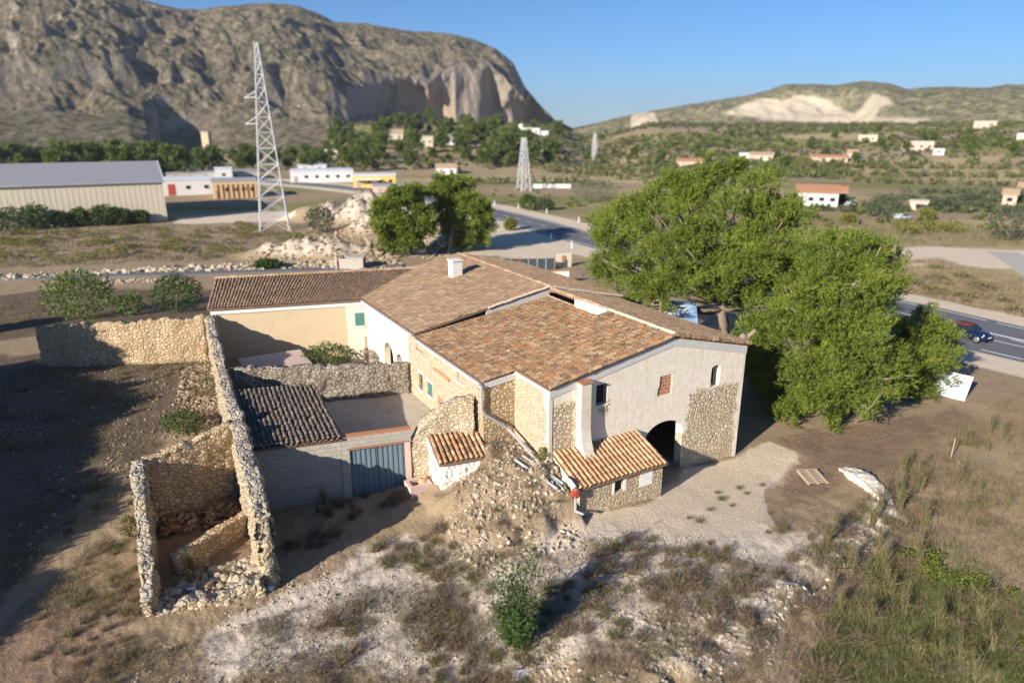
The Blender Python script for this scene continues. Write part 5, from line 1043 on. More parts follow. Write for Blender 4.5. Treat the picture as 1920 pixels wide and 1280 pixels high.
def yscrub():
    g = np.random.default_rng(90)
    for i in range(4):
        me = leafy(1.6 + .3 * i, .75, 260, .2, 91 + i).mesh('yscrub'); me.materials.append(M['yellowgreen'] if i % 2 == 0 else M['drygreen']); PROTO['ys%d' % i] = me
    pts = in_px([(-10, 440), (470, 425), (600, 460), (400, 485), (-10, 505)], 120, 92, -1, 1.2)
    scatter('scrub_bush', 'low yellowish scrub bush in the dry field below the warehouse', 'bush', 'scrub bushes in the warehouse field', pts, ['ys0', 'ys1', 'ys2', 'ys3'], .7, 1.5, 93)
    pts = in_px([(1700, 520), (1760, 500), (1915, 560), (1915, 590), (1700, 545)], 45, 94, -1, 1.0); scatter('scrub_bush', 'low dry scrub bush on the slope above the road and car', 'bush', 'scrub bushes above the road', pts, ['ys1', 'ys3', 'dry2', 'dry4'], .6, 1.3, 95)
yscrub()
# distant trees: three crowns shared by all copies
def far_crown(seed, w_, h_):
    g = np.random.default_rng(seed); L = []
    for k in range(11): 
        a = g.random() * 6.28; q = w_ * .3 * math.sqrt(g.random()); L.append((q * math.cos(a), q * math.sin(a), h_ * (.35 + .5 * g.random()), w_ * .26, .9))
    mb = needle_crown(L, seed, clump=.9, per=.55, tuft=26, ln=.9, wd=.5); return mb
FT = []
for i in range(4):
    h_ = [7.5, 8.5, 6.5, 9.5][i]; me = far_crown(200 + i, 6.5, h_).mesh('crown'); me.materials.append(M['pine_far']); tm = MB().tube([(0, 0, -1), (.1, 0, h_ * .3), (0, .1, h_ * .7)], [.25, .2, .08], 6).mesh('trunk'); tm.materials.append(M['bark']); FT.append((me, tm))
def far_tree(x, y, s, g, label, group, sz=None):
    me, tm = FT[int(g.integers(4))]; o = thing('pine_tree', label, 'tree', (x, y, g1(x, y)), g.random() * 6.28, group); o.scale = (s, s, s * (sz or 1))
    for nm, m in (('crown', me), ('trunk', tm)): c = bpy.data.objects.new(nm, m); link(c, o)
g = np.random.default_rng(210)
def tree_patch(n, poly, label, group, s0, s1, mind, dmin=0):
    pts = []; xs = [p[0] for p in poly]; ys = [p[1] for p in poly]; t = 0
    while len(pts) < n and t < n * 30:
        t += 1; x, y = g.uniform(min(xs), max(xs)), g.uniform(min(ys), max(ys))
        if not inside(np.array([x]), np.array([y]), poly)[0]: continue
        p = gp(x, y)
        if any(math.hypot(p[0] - a, p[1] - b) < mind for a, b in pts): continue
        pts.append((p[0], p[1]))
    for a, b in pts: far_tree(a, b, s0 + (s1 - s0) * g.random(), g, label, group)
for i in range(46):
    X = g.uniform(-60, 340); d = g.uniform(290, 400); p = at_dist(X, 300, d); far_tree(p[0], p[1], .9 + .75 * g.random(), g, 'dark pine in the belt between the warehouse and the mountain', 'pines behind the warehouse')
for i in range(22):
    X = g.uniform(330, 600); d = g.uniform(330, 430); p = at_dist(X, 300, d); far_tree(p[0], p[1], .7 + .6 * g.random(), g, 'pine behind the tall pylon at the foot of the mountain', 'pines behind the pylon')
tree_patch(95, [(600, 300), (620, 255), (700, 232), (820, 228), (960, 238), (1050, 248), (1050, 300), (980, 318), (800, 318), (700, 325), (640, 325)], 'pine on the wooded rise in front of the cliff', 'pines on the wooded rise', .75, 1.5, 9)
tree_patch(44, [(1050, 300), (1100, 250), (1300, 246), (1500, 250), (1800, 246), (1918, 250), (1918, 300), (1500, 318), (1200, 322)], 'scattered green tree on the scrubby slope at the right', 'trees on the scrubby slope', .4, .85, 14)
def scrub_mass(name, k, x0, x1, d0, d1, thr, s0, s1, mat, seed, zs=.02):
    gg = np.random.default_rng(seed); X = gg.uniform(x0, x1, k); d = gg.uniform(d0, d1, k) ; P = np.array([at_dist(x_, 240, d_)[:2] for x_, d_ in zip(X, d)])
    keep = n2(P[:, 0] * .5, P[:, 1], zs, 4, seed % 50) + .30 * gg.random(k) > thr; P = P[keep]; rd_ = dist_poly(P[:, 0], P[:, 1], ROAD[::4]); P = P[rd_ > 9]; z = gz(P[:, 0], P[:, 1]); n = 30
    S = np.repeat(s0 + (s1 - s0) * gg.random(len(P)) ** 2.5, n); C = np.repeat(np.stack([P[:, 0], P[:, 1], z], 1), n, 0); C[:, 2] += S * .5; dd = unit(gg, len(C), .3); Q = C + dd * (S * gg.random(len(C)) ** .4)[:, None] * np.array([1.25, 1.25, .75])
    V, Fc = blades(Q, unit(gg, len(C), .5), .35 + .45 * S, .3 + .35 * S, gg); o = part(name, MB().add(V, Fc), M[mat]); o['kind'] = 'stuff'
scrub_mass('hillside_scrub', 6000, 560, 2300, 300, 640, .12, .5, 2.6, 'scrubgreen', 230)
scrub_mass('hillside_scrub', 5000, 1000, 2300, 330, 640, .0, .4, 1.6, 'olive', 231, .03)
scrub_mass('valley_scrub', 900, 900, 2300, 150, 300, .30, .4, 1.5, 'scrubgreen', 232, .03)
scrub_mass('slope_scrub', 2600, -500, 640, 420, 640, .10, .5, 1.8, 'scrubgreen', 233, .02)
def hedge(name, label_pts, s0, s1, mat, seed, n=26):
    gg = np.random.default_rng(seed); C = []
    for (x0, y0), (x1, y1) in label_pts:
        p, q = gp(x0, y0), gp(x1, y1); L_ = np.linalg.norm(q - p)
        for t in np.arange(0, 1, 1.1 / L_):
            c = p + (q - p) * t + np.array([gg.normal() * .8, gg.normal() * 1.6, 0]); 
            if gg.random() < .85: C.append((c[0], c[1], g1(c[0], c[1]), s0 + (s1 - s0) * gg.random() ** 2))
    C = np.array(C); S = np.repeat(C[:, 3], n); B = np.repeat(C[:, :3], n, 0); B[:, 2] += S * .6; dd = unit(gg, len(B), .3); Q = B + dd * (S * gg.random(len(B)) ** .4)[:, None]
    V, Fc = blades(Q, unit(gg, len(B), .5), .9, .6, gg); o = part(name, MB().add(V, Fc), M[mat]); o['kind'] = 'stuff'
hedge('field_hedges', [((1440, 326), (1960, 334)), ((1600, 342), (1960, 352)), ((1500, 312), (1960, 318)), ((1100, 330), (1300, 334)), ((880, 345), (1100, 342))], 1.0, 2.4, 'scrubgreen', 240)
hedge('field_hedges', [((1540, 396), (1960, 398)), ((1660, 376), (1960, 380)), ((1700, 362), (1900, 366))], .7, 1.6, 'olive', 241)
# ------------------------------------------------------------------ loose stone
def stones_in(name, poly, n, seed, s0, s1, mat='rock', z=0.0, cl=-.1, sink=.25):
    P = pxpoly(poly, z); gg = np.random.default_rng(seed); xs = [p[0] for p in P]; ys = [p[1] for p in P]; x = gg.uniform(min(xs), max(xs), n * 4); y = gg.uniform(min(ys), max(ys), n * 4)
    k = inside(x, y, P) & (n2(x, y, .7, 3, seed) > cl); x, y = x[k][:n], y[k][:n]; s = s0 + (s1 - s0) * gg.random(len(x)) ** 3; o = part(name, rocks(np.stack([x, y, gz(x, y) + s * (.5 - sink)], 1), s, seed), M[mat]); o['kind'] = 'stuff'; return o
stones_in('loose_stones', [(840, 960), (860, 880), (960, 830), (1010, 860), (1080, 950), (1070, 990), (930, 1040), (850, 1000)], 1900, 400, .03, .14, 'rock', z=1.0, cl=-.4)
stones_in('gravel', [(280, 1200), (640, 1015), (940, 1030), (1090, 990), (1400, 1000), (1480, 1080), (1420, 1290), (200, 1290)], 6500, 401, .012, .06, cl=-.15)
stones_in('yard_rubble', [(-20, 800), (100, 710), (400, 695), (440, 800), (300, 850), (250, 900), (-30, 1100)], 2600, 402, .02, .09, 'rubble_tan', z=.3, cl=-.1)
stones_in('slope_rubble', [(350, 700), (410, 690), (430, 790), (400, 800), (330, 780)], 1100, 403, .05, .17, 'rubble_tan', z=1.0, cl=-.6)
stones_in('ruin_rubble', [(290, 1140), (320, 1090), (480, 1040), (515, 1095), (420, 1130)], 420, 404, .06, .26, z=-.4, cl=-.6)
stones_in('ledge_stones', [(1640, 950), (1680, 940), (1600, 1050), (1480, 1140), (1350, 1250), (1250, 1300), (1330, 1180), (1480, 1080), (1560, 1010)], 1100, 405, .03, .15, 'rock_white', cl=-.3, sink=.7)
stones_in('corner_rubble', [(1040, 1160), (1400, 1130), (1480, 1110), (1420, 1330), (900, 1330)], 1600, 406, .02, .11, 'rock', cl=-.05, sink=.5)
stones_in('heap_rubble', [(660, 480), (690, 400), (720, 395), (760, 470), (740, 490)], 900, 407, .15, .5, 'rubble_tan', z=2.0, cl=-.4)
stones_in('heap_rubble', [(560, 400), (600, 370), (690, 360), (720, 400), (690, 440), (600, 440)], 1300, 417, .12, .4, 'rubble_tan', z=3.0, cl=-.3)
stones_in('heap_rubble', [(450, 470), (560, 445), (650, 450), (655, 478), (460, 485)], 700, 418, .08, .35, 'rubble_tan', z=.5, cl=-.3)
stones_in('heap_rubble', [(790, 460), (815, 410), (840, 420), (845, 465)], 350, 408, .2, .4, 'rubble_tan', z=1.0, cl=-.6)
stones_in('boundary_stones', [(-60, 520), (200, 507), (400, 497), (630, 492), (630, 505), (400, 510), (200, 517), (-60, 530)], 900, 409, .12, .5, 'rock', z=-1, cl=-.5)
stones_in('boundary_stones', [(190, 527), (310, 522), (330, 527), (190, 533)], 120, 411, .12, .35, 'rock', z=-1, cl=-.9)
# bent roof tiles lying inside the roofless room
def tile_heap():
    gg = np.random.default_rng(420); mb = MB(); pts = [wor(gg.uniform(-17.3, -13.9), gg.uniform(6.4, 7.7)) for _ in range(120)]
    for p in pts:
        z = g1(p[0], p[1]) + gg.uniform(.03, .45) * (gg.random() ** .5); d = unit(gg, 1, 0)[0]; d[2] *= .5; d /= np.linalg.norm(d); n_ = unit(gg, 1, .8)[0]; s_ = np.cross(d, n_); s_ /= np.linalg.norm(s_); n_ = np.cross(s_, d); V = []
        for e in (-.2, .2):
            for a in np.linspace(0, math.pi, 6): V.append(np.array([p[0], p[1], z]) + d * e + s_ * .11 * math.cos(a) + n_ * .10 * math.sin(a))
        mb.add(V, [[q, q + 1, q + 7, q + 6] for q in range(5)])
    o = part('broken_tiles', mb, M['tile']); o['kind'] = 'stuff'
tile_heap()
outc = thing('rock_outcrop', 'long white limestone outcrop beside the wooden pallet', 'rock', gp(1625, 905)); ob_ = np.array(outc.location)
def outcrop():
    A = onz(1580, 872, -.75); B = onz(1672, 938, -.55); P = [A + (B - A) * t + np.array([.35 * math.sin(t * 3.1), .25 * math.sin(t * 3.1), 0]) - ob_ for t in np.linspace(0, 1, 6)]
    mb = masonry([p[:2] for p in P], [.6, .95, 1.1, 1.0, .8, .5], -.4, [.12, .30, .34, .30, .24, .05], .09, .09, .07, 44, 2.6); part('rock', mb, M['rock_white'], outc, True, off=(0, 0, 0))
outcrop()
slb = gp(985, 1272); o = thing('white_sheet', 'folded pale sheet lying at the bottom edge in front of the dark bush', 'sheet', slb); part('sheet', MB().hexa([(-.5, -.2, .02), (.5, .1, .02), (.55, .35, .06), (-.4, .2, .1), (-.5, -.2, .05), (.5, .1, .05), (.55, .35, .09), (-.4, .2, .14)]), M['housewhite'], o, off=(0, 0, 0))
for p_, lab in (((507, 1105), 'crumpled white plastic bag among the rubble at the ruin end'), ((362, 1106), 'small white plastic scrap on the ruin sill')):
    b = gp(*p_); o = thing('plastic_bag', lab, 'bag', b); part('bag', rocks([(0, 0, .08)], .17, int(b[1] * 10), 2, .5), M['panelwhite'], o, True, off=(0, 0, 0))
# wooden pallet, tipped on the slope
pc = [onz(*p, -.75) for p in [(1505, 914), (1550, 911), (1536, 878), (1494, 879)]]
pl = gp(1522, 897); po = thing('wooden_pallet', 'grey wooden pallet lying on the bare ground right of the yard', 'pallet', pl, math.atan2((pc[1] - pc[0])[1], (pc[1] - pc[0])[0])); po.rotation_euler = (math.radians(7), 0, po.rotation_euler[2])
for i in range(7): y = -.62 + i * .2; part('board', MB().box(-.6, .6, y - .05, y + .05, .19, .212), M['wood'], po, off=(0, 0, 0))
for x in (-.55, 0, .55): part('bearer', MB().box(x - .05, x + .05, -.67, .65, .07, .187), M['wood'], po, off=(0, 0, 0))
# white panel leaning by the young pine
A, B = onz(1765, 741, -1.0), onz(1808, 752, -1.0); ed = (B - A) / np.linalg.norm(B - A); bk = np.array([-ed[1], ed[0], 0])
o = thing('leaning_board', 'big blank white panel leaning back beside the young pine', 'panel', B - ed * .7); L_ = 2.1
def pq(s, t, o_): return tuple(ed * (s - L_ + .7) + (bk * .55 + np.array([0, 0, .83])) * t + (bk * .83 - np.array([0, 0, .55])) * o_)
hgt = 1.95
part('board_face', MB().hexa([pq(0, -.05, 0), pq(L_, -.05, 0), pq(L_, -.05, .08), pq(0, -.05, .08), pq(0, hgt, 0), pq(L_, hgt, 0), pq(L_, hgt, .08), pq(0, hgt, .08)]), M['panelwhite'], o, off=(0, 0, 0))
part('edge_trim', MB().hexa([pq(L_ - .22, -.05, -.02), pq(L_ - .16, -.05, -.02), pq(L_ - .16, -.05, -.003), pq(L_ - .22, -.05, -.003), pq(L_ - .22, hgt, -.02), pq(L_ - .16, hgt, -.02), pq(L_ - .16, hgt, -.003), pq(L_ - .22, hgt, -.003)]), M['steel'], o, off=(0, 0, 0))
# dead branch under the low pine
b0_, b1_ = gp(1605, 792), at_dist(1655, 735, 42); o = thing('dead_branch', 'bare pale branch leaning out from under the low pine', 'branch', b0_); part('branch', MB().tube([(0, 0, 0), (b1_ - b0_) * .5 + np.array([0, 0, -.1]), b1_ - b0_], [.05, .04, .02], 6), M['wood'], o, off=(0, 0, 0))
o = thing('wooden_stake', 'upright pale stake in the dry grass slope', 'stake', gp(1782, 862)); part('post', MB().tube([(0, 0, -.1), (.02, 0, 1.4)], .03, 6), M['wood'], o, off=(0, 0, 0))

o = hthing('pruned_trunk', 'thick pruned trunk stub leaning at the right eave of the stone farmhouse', 'tree stump', 15.2, 3.4, -1.0); part('trunk', MB().tube([(15.2, 3.4, -1.3), (14.8, 2.6, 2.0), (14.3, 1.5, 4.8), (14.0, .9, 6.1), (13.95, .7, 6.45)], [.30, .27, .24, .26, .16], 9), M['bark'], o, True); part('branch_stub', MB().tube([(14.0, .9, 6.0), (14.35, .5, 6.5), (14.45, .35, 6.75)], [.16, .13, .11], 7), M['bark'], o, True)
b_ = at_dist(1192, 575, 52); b_[2] = g1(b_[0], b_[1]); zt_ = at_dist(1192, 572, 52)[2] - b_[2]
o = thing('sack_heap', 'white sacks heaped on a trestle behind the farmhouse roof', 'sacks', b_); part('sack', rocks([(-.2, 0, zt_ - .1), (.25, .1, zt_), (.1, -.2, zt_ + .15)], .32, 61, 2, .7), M['panelwhite'], o, True, off=(0, 0, 0)); part('trestle', MB().box(-.7, .7, -.5, .5, zt_ - .45, zt_ - .35).box(-.65, -.55, -.4, -.3, -.2, zt_ - .45).box(.55, .65, -.4, -.3, -.2, zt_ - .45).box(-.65, -.55, .3, .4, -.2, zt_ - .45).box(.55, .65, .3, .4, -.2, zt_ - .45), M['wood'], o, off=(0, 0, 0))
b_ = at_dist(1222, 570, 52); b_[2] = g1(b_[0], b_[1]); o = thing('wooden_rack', 'rough wooden pole rack beside the white sacks behind the roof', 'rack', b_); mb = MB()
for x in (-.6, 0, .6): mb.tube([(x, 0, -.2), (x + .1, .1, zt_ + .5)], .05, 5)
for z in (zt_ - .5, zt_, zt_ + .35): mb.tube([(-.7, .05, z), (.75, .05, z + .05)], .04, 5)
part('poles', mb, M['wood'], o, off=(0, 0, 0))
# ------------------------------------------------------------------ vehicles
def make_car(label, paint, top, group=None, convertible=True, name='car'):
    """nose towards +x"""
    o = thing(name, label, 'car', (0, 0, 0), 0, group)
    st = [(-1.88, .62, .38, .70), (-1.80, .74, .28, .86), (-1.45, .83, .22, .93), (-.9, .86, .20, .96), (0, .87, .20, .96), (.75, .87, .20, .95), (1.25, .85, .22, .90), (1.62, .80, .26, .82), (1.82, .68, .32, .70), (1.88, .55, .40, .58)]
    V = []; n = 12
    for x, hw_, zb_, zt_ in st:
        for k in range(n):
            t = 2 * math.pi * k / n; c, s_ = math.cos(t), math.sin(t); V.append((x, hw_ * math.copysign(abs(c) ** .45, c), (zb_ + zt_) / 2 + (zt_ - zb_) / 2 * math.copysign(abs(s_) ** .5, s_)))
    Q = [[i * n + k, i * n + (k + 1) % n, (i + 1) * n + (k + 1) % n, (i + 1) * n + k] for i in range(len(st) - 1) for k in range(n)]
    mb = MB().add(V, Q); mb.F.append(np.array([list(range(n))])); mb.F.append(np.array([list(range((len(st) - 1) * n, len(st) * n))[::-1]]))
    b = part('body', mb, M[paint], o, True, off=(0, 0, 0)); normals_out(b); m_ = b.modifiers.new('s', 'SUBSURF'); m_.levels = m_.render_levels = 1
    for sx in (1.22, -1.15):
        for sy in (-1, 1):
            w_ = part('wheel', MB().lathe([(.0, -.10), (.31, -.10), (.33, -.06), (.33, .06), (.31, .10), (.0, .10)], n=20), M['tyre'], o, True, off=(0, 0, 0)); w_.location = (sx, sy * .78, .33); w_.rotation_euler = (math.pi / 2, 0, 0)
            r_ = part('rim', MB().lathe([(.0, .108), (.20, .112), (.22, .10)], n=16).lathe([(.22, -.10), (.20, -.112), (.0, -.108)], n=16), M['rim'], w_, False, off=(0, 0, 0))
    def cab(z0, z1, x0, x1, x2, x3, w0, w1): return [(x0, -w0, z0), (x3, -w0, z0), (x3, w0, z0), (x0, w0, z0), (x1, -w1, z1), (x2, -w1, z1), (x2, w1, z1), (x1, w1, z1)]
    gl = part('windows', MB().hexa(cab(.92, 1.30, -1.30, -.95, .32, .86, .78, .62)), M['glass'], o, off=(0, 0, 0), bevel=.03)
    part('soft_top' if convertible else 'roof_panel', MB().hexa(cab(1.295, 1.40, -1.06, -.86, .22, .36, .64, .55)).hexa(cab(.93, 1.30, -1.42, -1.08, -.72, -.62, .80, .66)), M[top], o, True, off=(0, 0, 0), bevel=.05)
    for sy in (-1, 1):
        h_ = part('headlight', MB().lathe([(0, .05), (.08, .04), (.12, .0), (.10, -.05)], n=14), M['lamp'], o, True, off=(0, 0, 0)); h_.location = (1.66, sy * .56, .70); h_.rotation_euler = (0, math.radians(62), 0)
        part('wing_mirror', MB().box(.42, .54, sy * .90 - .07, sy * .90 + .07, .93, 1.05), M['black'], o, off=(0, 0, 0), bevel=.02)
        part('tail_light', MB().box(-1.875, -1.80, sy * .58 - .09, sy * .58 + .09, .62, .74), M['red'], o, off=(0, 0, 0))
    part('grille', MB().box(1.845, 1.89, -.42, .42, .36, .46), M['black'], o, off=(0, 0, 0)); part('number_plate', MB().box(1.88, 1.90, -.24, .24, .47, .57), M['panelwhite'], o, off=(0, 0, 0)); part('bumper', MB().box(1.72, 1.87, -.66, .66, .24, .33).box(-1.87, -1.76, -.66, .66, .28, .36), M['black'], o, off=(0, 0, 0), bevel=.03)
    return o
car = make_car('dark blue convertible with maroon hood driving along the road', 'carblue', 'softtop')
p = onz(1812, 634, ZR); i_ = int(np.argmin(np.hypot(RD[:, 0] - p[0], RD[:, 1] - p[1]))); tn_ = RD[i_ + 1] - RD[i_ - 1]; car.location = (p[0], p[1], ZR + .012); car.rotation_euler = (0, 0, math.atan2(tn_[1], tn_[0])); car.scale = (1.05, 1.05, 1.05)
for px, py, yaw, lab in ((1596, 388, .4, 'pale car parked beside the white orange roofed house'), (1692, 412, .2, 'pale car parked under the round olive tree')):
    c = make_car(lab, 'carsilver', 'carsilver', None, False); b = gp(px, py); c.location = b; c.rotation_euler = (0, 0, yaw)
# sheet roofed carport under the big pine
vb = at_dist(1277, 588, 53); cp = thing('carport', 'carport with shiny blue and white sheet roof under the tall pine', 'carport', (vb[0], vb[1], g1(vb[0], vb[1])), -.15)
def sheetmat():
    m, nt, b = mk('blue white streaked sheet', .35, .5); v = coords(nt); n = nz(nt, nd(nt, 'VectorMath', {0: v, 1: (.35, 1.1, 1)}, operation='MULTIPLY').outputs[0], 1.3, 4); setc(nt, b, ramp(nt, n, [(.38, (.05, .12, .30)), (.5, (.30, .42, .60)), (.58, (.80, .85, .90))])); return m  # blue and white run in stretched noise streaks
M['sheet'] = sheetmat()
part('roof_sheet', MB().hexa([(-1.25, -1.6, 4.2), (1.25, -1.6, 4.2), (1.25, 1.6, 5.8), (-1.25, 1.6, 5.8), (-1.25, -1.6, 4.24), (1.25, -1.6, 4.24), (1.25, 1.6, 5.84), (-1.25, 1.6, 5.84)]), M['sheet'], cp, off=(0, 0, 0))
for sx in (-1.15, 1.15):
    for sy, hh in ((-1.5, 4.22), (1.5, 5.7)): part('post', MB().tube([(sx, sy, -.3), (sx, sy, hh)], .05, 6), M['steel'], cp, off=(0, 0, 0))

# ------------------------------------------------------------------ roadside and yard furniture
for px, py in ((927, 386), (972, 392), (1025, 401), (1085, 418), (1033, 452), (1072, 466)):
    b = gp(px, py); o = thing('road_marker', 'white marker post at the road edge', 'marker post', b, .4, 'marker posts along the road'); part('post', MB().box(-.1, .1, -.06, .06, -.2, 1.25), M['panelwhite'], o, off=(0, 0, 0)); part('reflector', MB().box(-.06, .06, -.075, -.062, .95, 1.12), M['red'], o, off=(0, 0, 0))
def fence(label, p0, p1, h, n, infill, posts, zb=None):
    a, b = gp(*p0), gp(*p1); o = thing('wire_fence', label, 'fence', a); d = b - a
    for k in range(n):
        q = d * k / (n - 1); part('post', MB().tube([q + (0, 0, -.3), q + (0, 0, h * (.92 + .16 * ((k * 37) % 10) / 10))], .09, 6), M[posts[k % len(posts)]], o, off=(0, 0, 0))
    N_ = np.array([-d[1], d[0], 0]) / np.linalg.norm(d) * .015
    part('netting', MB().hexa([tuple(v) for v in (-N_ - (0, 0, .2), d - N_ - (0, 0, .2), d + N_ - (0, 0, .2), N_ - (0, 0, .2), -N_ + (0, 0, h * .82), d - N_ + (0, 0, h * .82), d + N_ + (0, 0, h * .82), N_ + (0, 0, h * .82))]), M[infill], o, off=(0, 0, 0)); return o
fence('fence of grey and rusty posts with dark netting behind the farmhouse roof', (925, 508), (1040, 506), 2.0, 8, 'net', ['steel', 'steel', 'steel', 'rust'])
def slab_at(name, label, cat, p0, p1, h, t, mat, cap=None, zb=None):
    a, b = (gp(*p0), gp(*p1)); d = b - a; L_ = float(np.linalg.norm(d[:2])); o = thing(name, label, cat, a, math.atan2(d[1], d[0])); part('panel', MB().box(0, L_, -t / 2, t / 2, -.5, h), M[mat], o, off=(0, 0, 0))
    if cap: part('coping', MB().box(-.05, L_ + .05, -t / 2 - .05, t / 2 + .05, h + .003, h + .10), M[cap], o, off=(0, 0, 0))
    return o
sg = slab_at('notice_board', 'square cream board with a faded brown mark behind the farmhouse roof', 'sign board', (1042, 502), (1071, 500), 2.0, .08, 'cream'); part('faded_mark', MB().box(.95, 1.65, -.058, -.043, .45, 1.65), M['terracotta'], sg, off=(0, 0, 0))
slab_at('white_wall', 'white rendered wall with red coping behind the farmhouse ridge', 'wall', (985, 536), (1066, 532), 1.7, .25, 'white', 'terracotta')
slab_at('boundary_wall', 'long low white wall beside the second pylon', 'wall', (1000, 353), (1070, 353), 1.3, .3, 'housewhite', 'concrete')
bx = gp(658, 504); o = thing('block_hut', 'tiny flat roofed concrete hut beside the lane', 'hut', bx, .05); part('wall', MB().box(-1.4, 1.9, -.9, -.75, -.4, 1.6).box(-1.4, -1.25, -.75, 1.2, -.4, 1.6).box(-1.4, 1.9, 1.2, 1.35, -.4, 1.6), M['concrete'], o, off=(0, 0, 0)); part('roof_slab', MB().box(-.3, 2.0, -1.0, 1.45, 1.603, 1.75), M['concrete'], o, off=(0, 0, 0)); part('post', MB().box(-2.0, -1.75, -.9, -.65, -.4, 1.9), M['pink'], o, off=(0, 0, 0))
def pylon(label, b, h, wb, wt, arms, yaw, r, levels, cat='pylon'):
    o = thing('electricity_pylon', label, cat, b, yaw)
    def w_at(z): t = z / h; return wb * (1 - t) ** 1.0 + wt * t
    for sx, sy in ((-1, -1), (1, -1), (1, 1), (-1, 1)):
        part('leg', MB().tube([(sx * w_at(z) / 2, sy * w_at(z) / 2, z - .2 * (z == 0)) for z in (0, h * .5, h)], [r, r * .85, r * .6], 5), M['pylon'], o, off=(0, 0, 0)); part('footing', MB().box(sx * wb / 2 - .35, sx * wb / 2 + .35, sy * wb / 2 - .35, sy * wb / 2 + .35, -.8, .35), M['concrete'], o, off=(0, 0, 0))
    mb = MB(); zs = [h * (1 - (1 - k / levels) ** 1.25) for k in range(levels + 1)]
    for k in range(levels):
        z0, z1 = zs[k], zs[k + 1]; a, b_ = w_at(z0) / 2, w_at(z1) / 2; c0 = [(-a, -a), (a, -a), (a, a), (-a, a)]; c1 = [(-b_, -b_), (b_, -b_), (b_, b_), (-b_, b_)]
        for q in range(4):
            e = (q + 1) % 4; mb.tube([(*c0[q], z0), (*c1[e], z1)], r * .42, 4, False); mb.tube([(*c0[e], z0), (*c1[q], z1)], r * .42, 4, False)
            if k: mb.tube([(*c0[q], z0), (*c0[e], z0)], r * .42, 4, False)
    part('bracing', mb, M['pylon'], o, off=(0, 0, 0))
    for z, L_, sd_ in arms:
        a = w_at(z) / 2; mb = MB()
        for sy in (-1, 1): mb.tube([(sd_ * a, sy * a, z), (sd_ * L_, 0, z - .1)], r * .6, 4); mb.tube([(sd_ * a, sy * a, z + L_ * .35), (sd_ * L_, 0, z - .1)], r * .6, 4)
        mb.hexa([(sd_ * a, -a, z - .04), (sd_ * L_, -.05, z - .14), (sd_ * L_, .05, z - .14), (sd_ * a, a, z - .04), (sd_ * a, -a, z), (sd_ * L_, -.05, z - .1), (sd_ * L_, .05, z - .1), (sd_ * a, a, z)])
        part('cross_arm', mb, M['pylon'], o, off=(0, 0, 0))
    return o
b = gp(520, 432); dpt = b[1]
top = at_dist(492, 80, math.hypot(b[0], b[1])); pylon('tall grey lattice pylon standing behind the left wing roof', (b[0] - .4, b[1], b[2]), top[2] - b[2], 5.4, .5, [(19.8, 3.3, -1), (24.4, 3.0, -1), (21.9, 3.0, 1)], .30, .13, 13)
for px, py, ty, lab, wb in ((982, 358, 258, 'shorter grey lattice pylon beside the low white wall', 3.4), (1114, 300, 250, 'small far pylon on the scrubby slope', 2.2)):
    b = gp(px, py); top = at_dist(px, ty, math.hypot(b[0], b[1])); pylon(lab, b, top[2] - b[2], wb, 1.0, [], .5, .13 if px < 1000 else .15, 7)

# ------------------------------------------------------------------ warehouse and the buildings across the valley
wr = gp(315, 414); yw = math.radians(29)
wh = thing('warehouse', 'long cream metal warehouse with grey pitched roof', 'warehouse', wr, yw); WL_, WDp, WE, WRg = 58.0, 34.0, 8.4, 11.6
def ribs(x0, x1, pitch, f):
    m = MB()
    for x in np.arange(x0 + pitch / 2, x1, pitch): f(m, x)
    return m
wf = part('front_wall', MB().box(-WL_, 0, 0, .3, -.6, WE), M['wh_wall'], wh, off=(0, 0, 0))
part('cladding_ribs', ribs(-WL_, 0, 1.0, lambda m, x: m.box(x - .12, x + .12, -.025, -.002, -.6, WE)), M['wh_wall'], wf, off=(0, 0, 0))
part('end_wall', MB().prism_a([(.302, -.6), (WDp, -.6), (WDp, WE), (WDp / 2, WRg), (.302, WE)], -.3, 0), M['wh_wall'], wh, off=(0, 0, 0)); part('end_wall', MB().prism_a([(.302, -.6), (WDp, -.6), (WDp, WE), (WDp / 2, WRg), (.302, WE)], -WL_, -WL_ + .3), M['wh_wall'], wh, off=(0, 0, 0))
for y0, y1, z0, z1 in ((-.3, WDp / 2, WE - .05, WRg), (WDp + .3, WDp / 2, WE - .05, WRg)):
    part('roof', MB().hexa([(-WL_ - .3, y0, z0), (.3, y0, z0), (.3, y1, z1), (-WL_ - .3, y1, z1), (-WL_ - .3, y0, z0 + .15), (.3, y0, z0 + .15), (.3, y1, z1 + .15), (-WL_ - .3, y1, z1 + .15)]), M['wh_roof'], wh, off=(0, 0, 0))
part('verge_flashing', MB().prism_a([(-.3, WE - .25), (WDp / 2, WRg - .2), (WDp / 2, WRg + .2), (-.3, WE + .15)], .304, .42), M['panelwhite'], wh, off=(0, 0, 0))
part('eaves_flashing', MB().box(-WL_, .3, -.45, -.304, WE - .35, WE + .05), M['greyroof'], wh, off=(0, 0, 0))
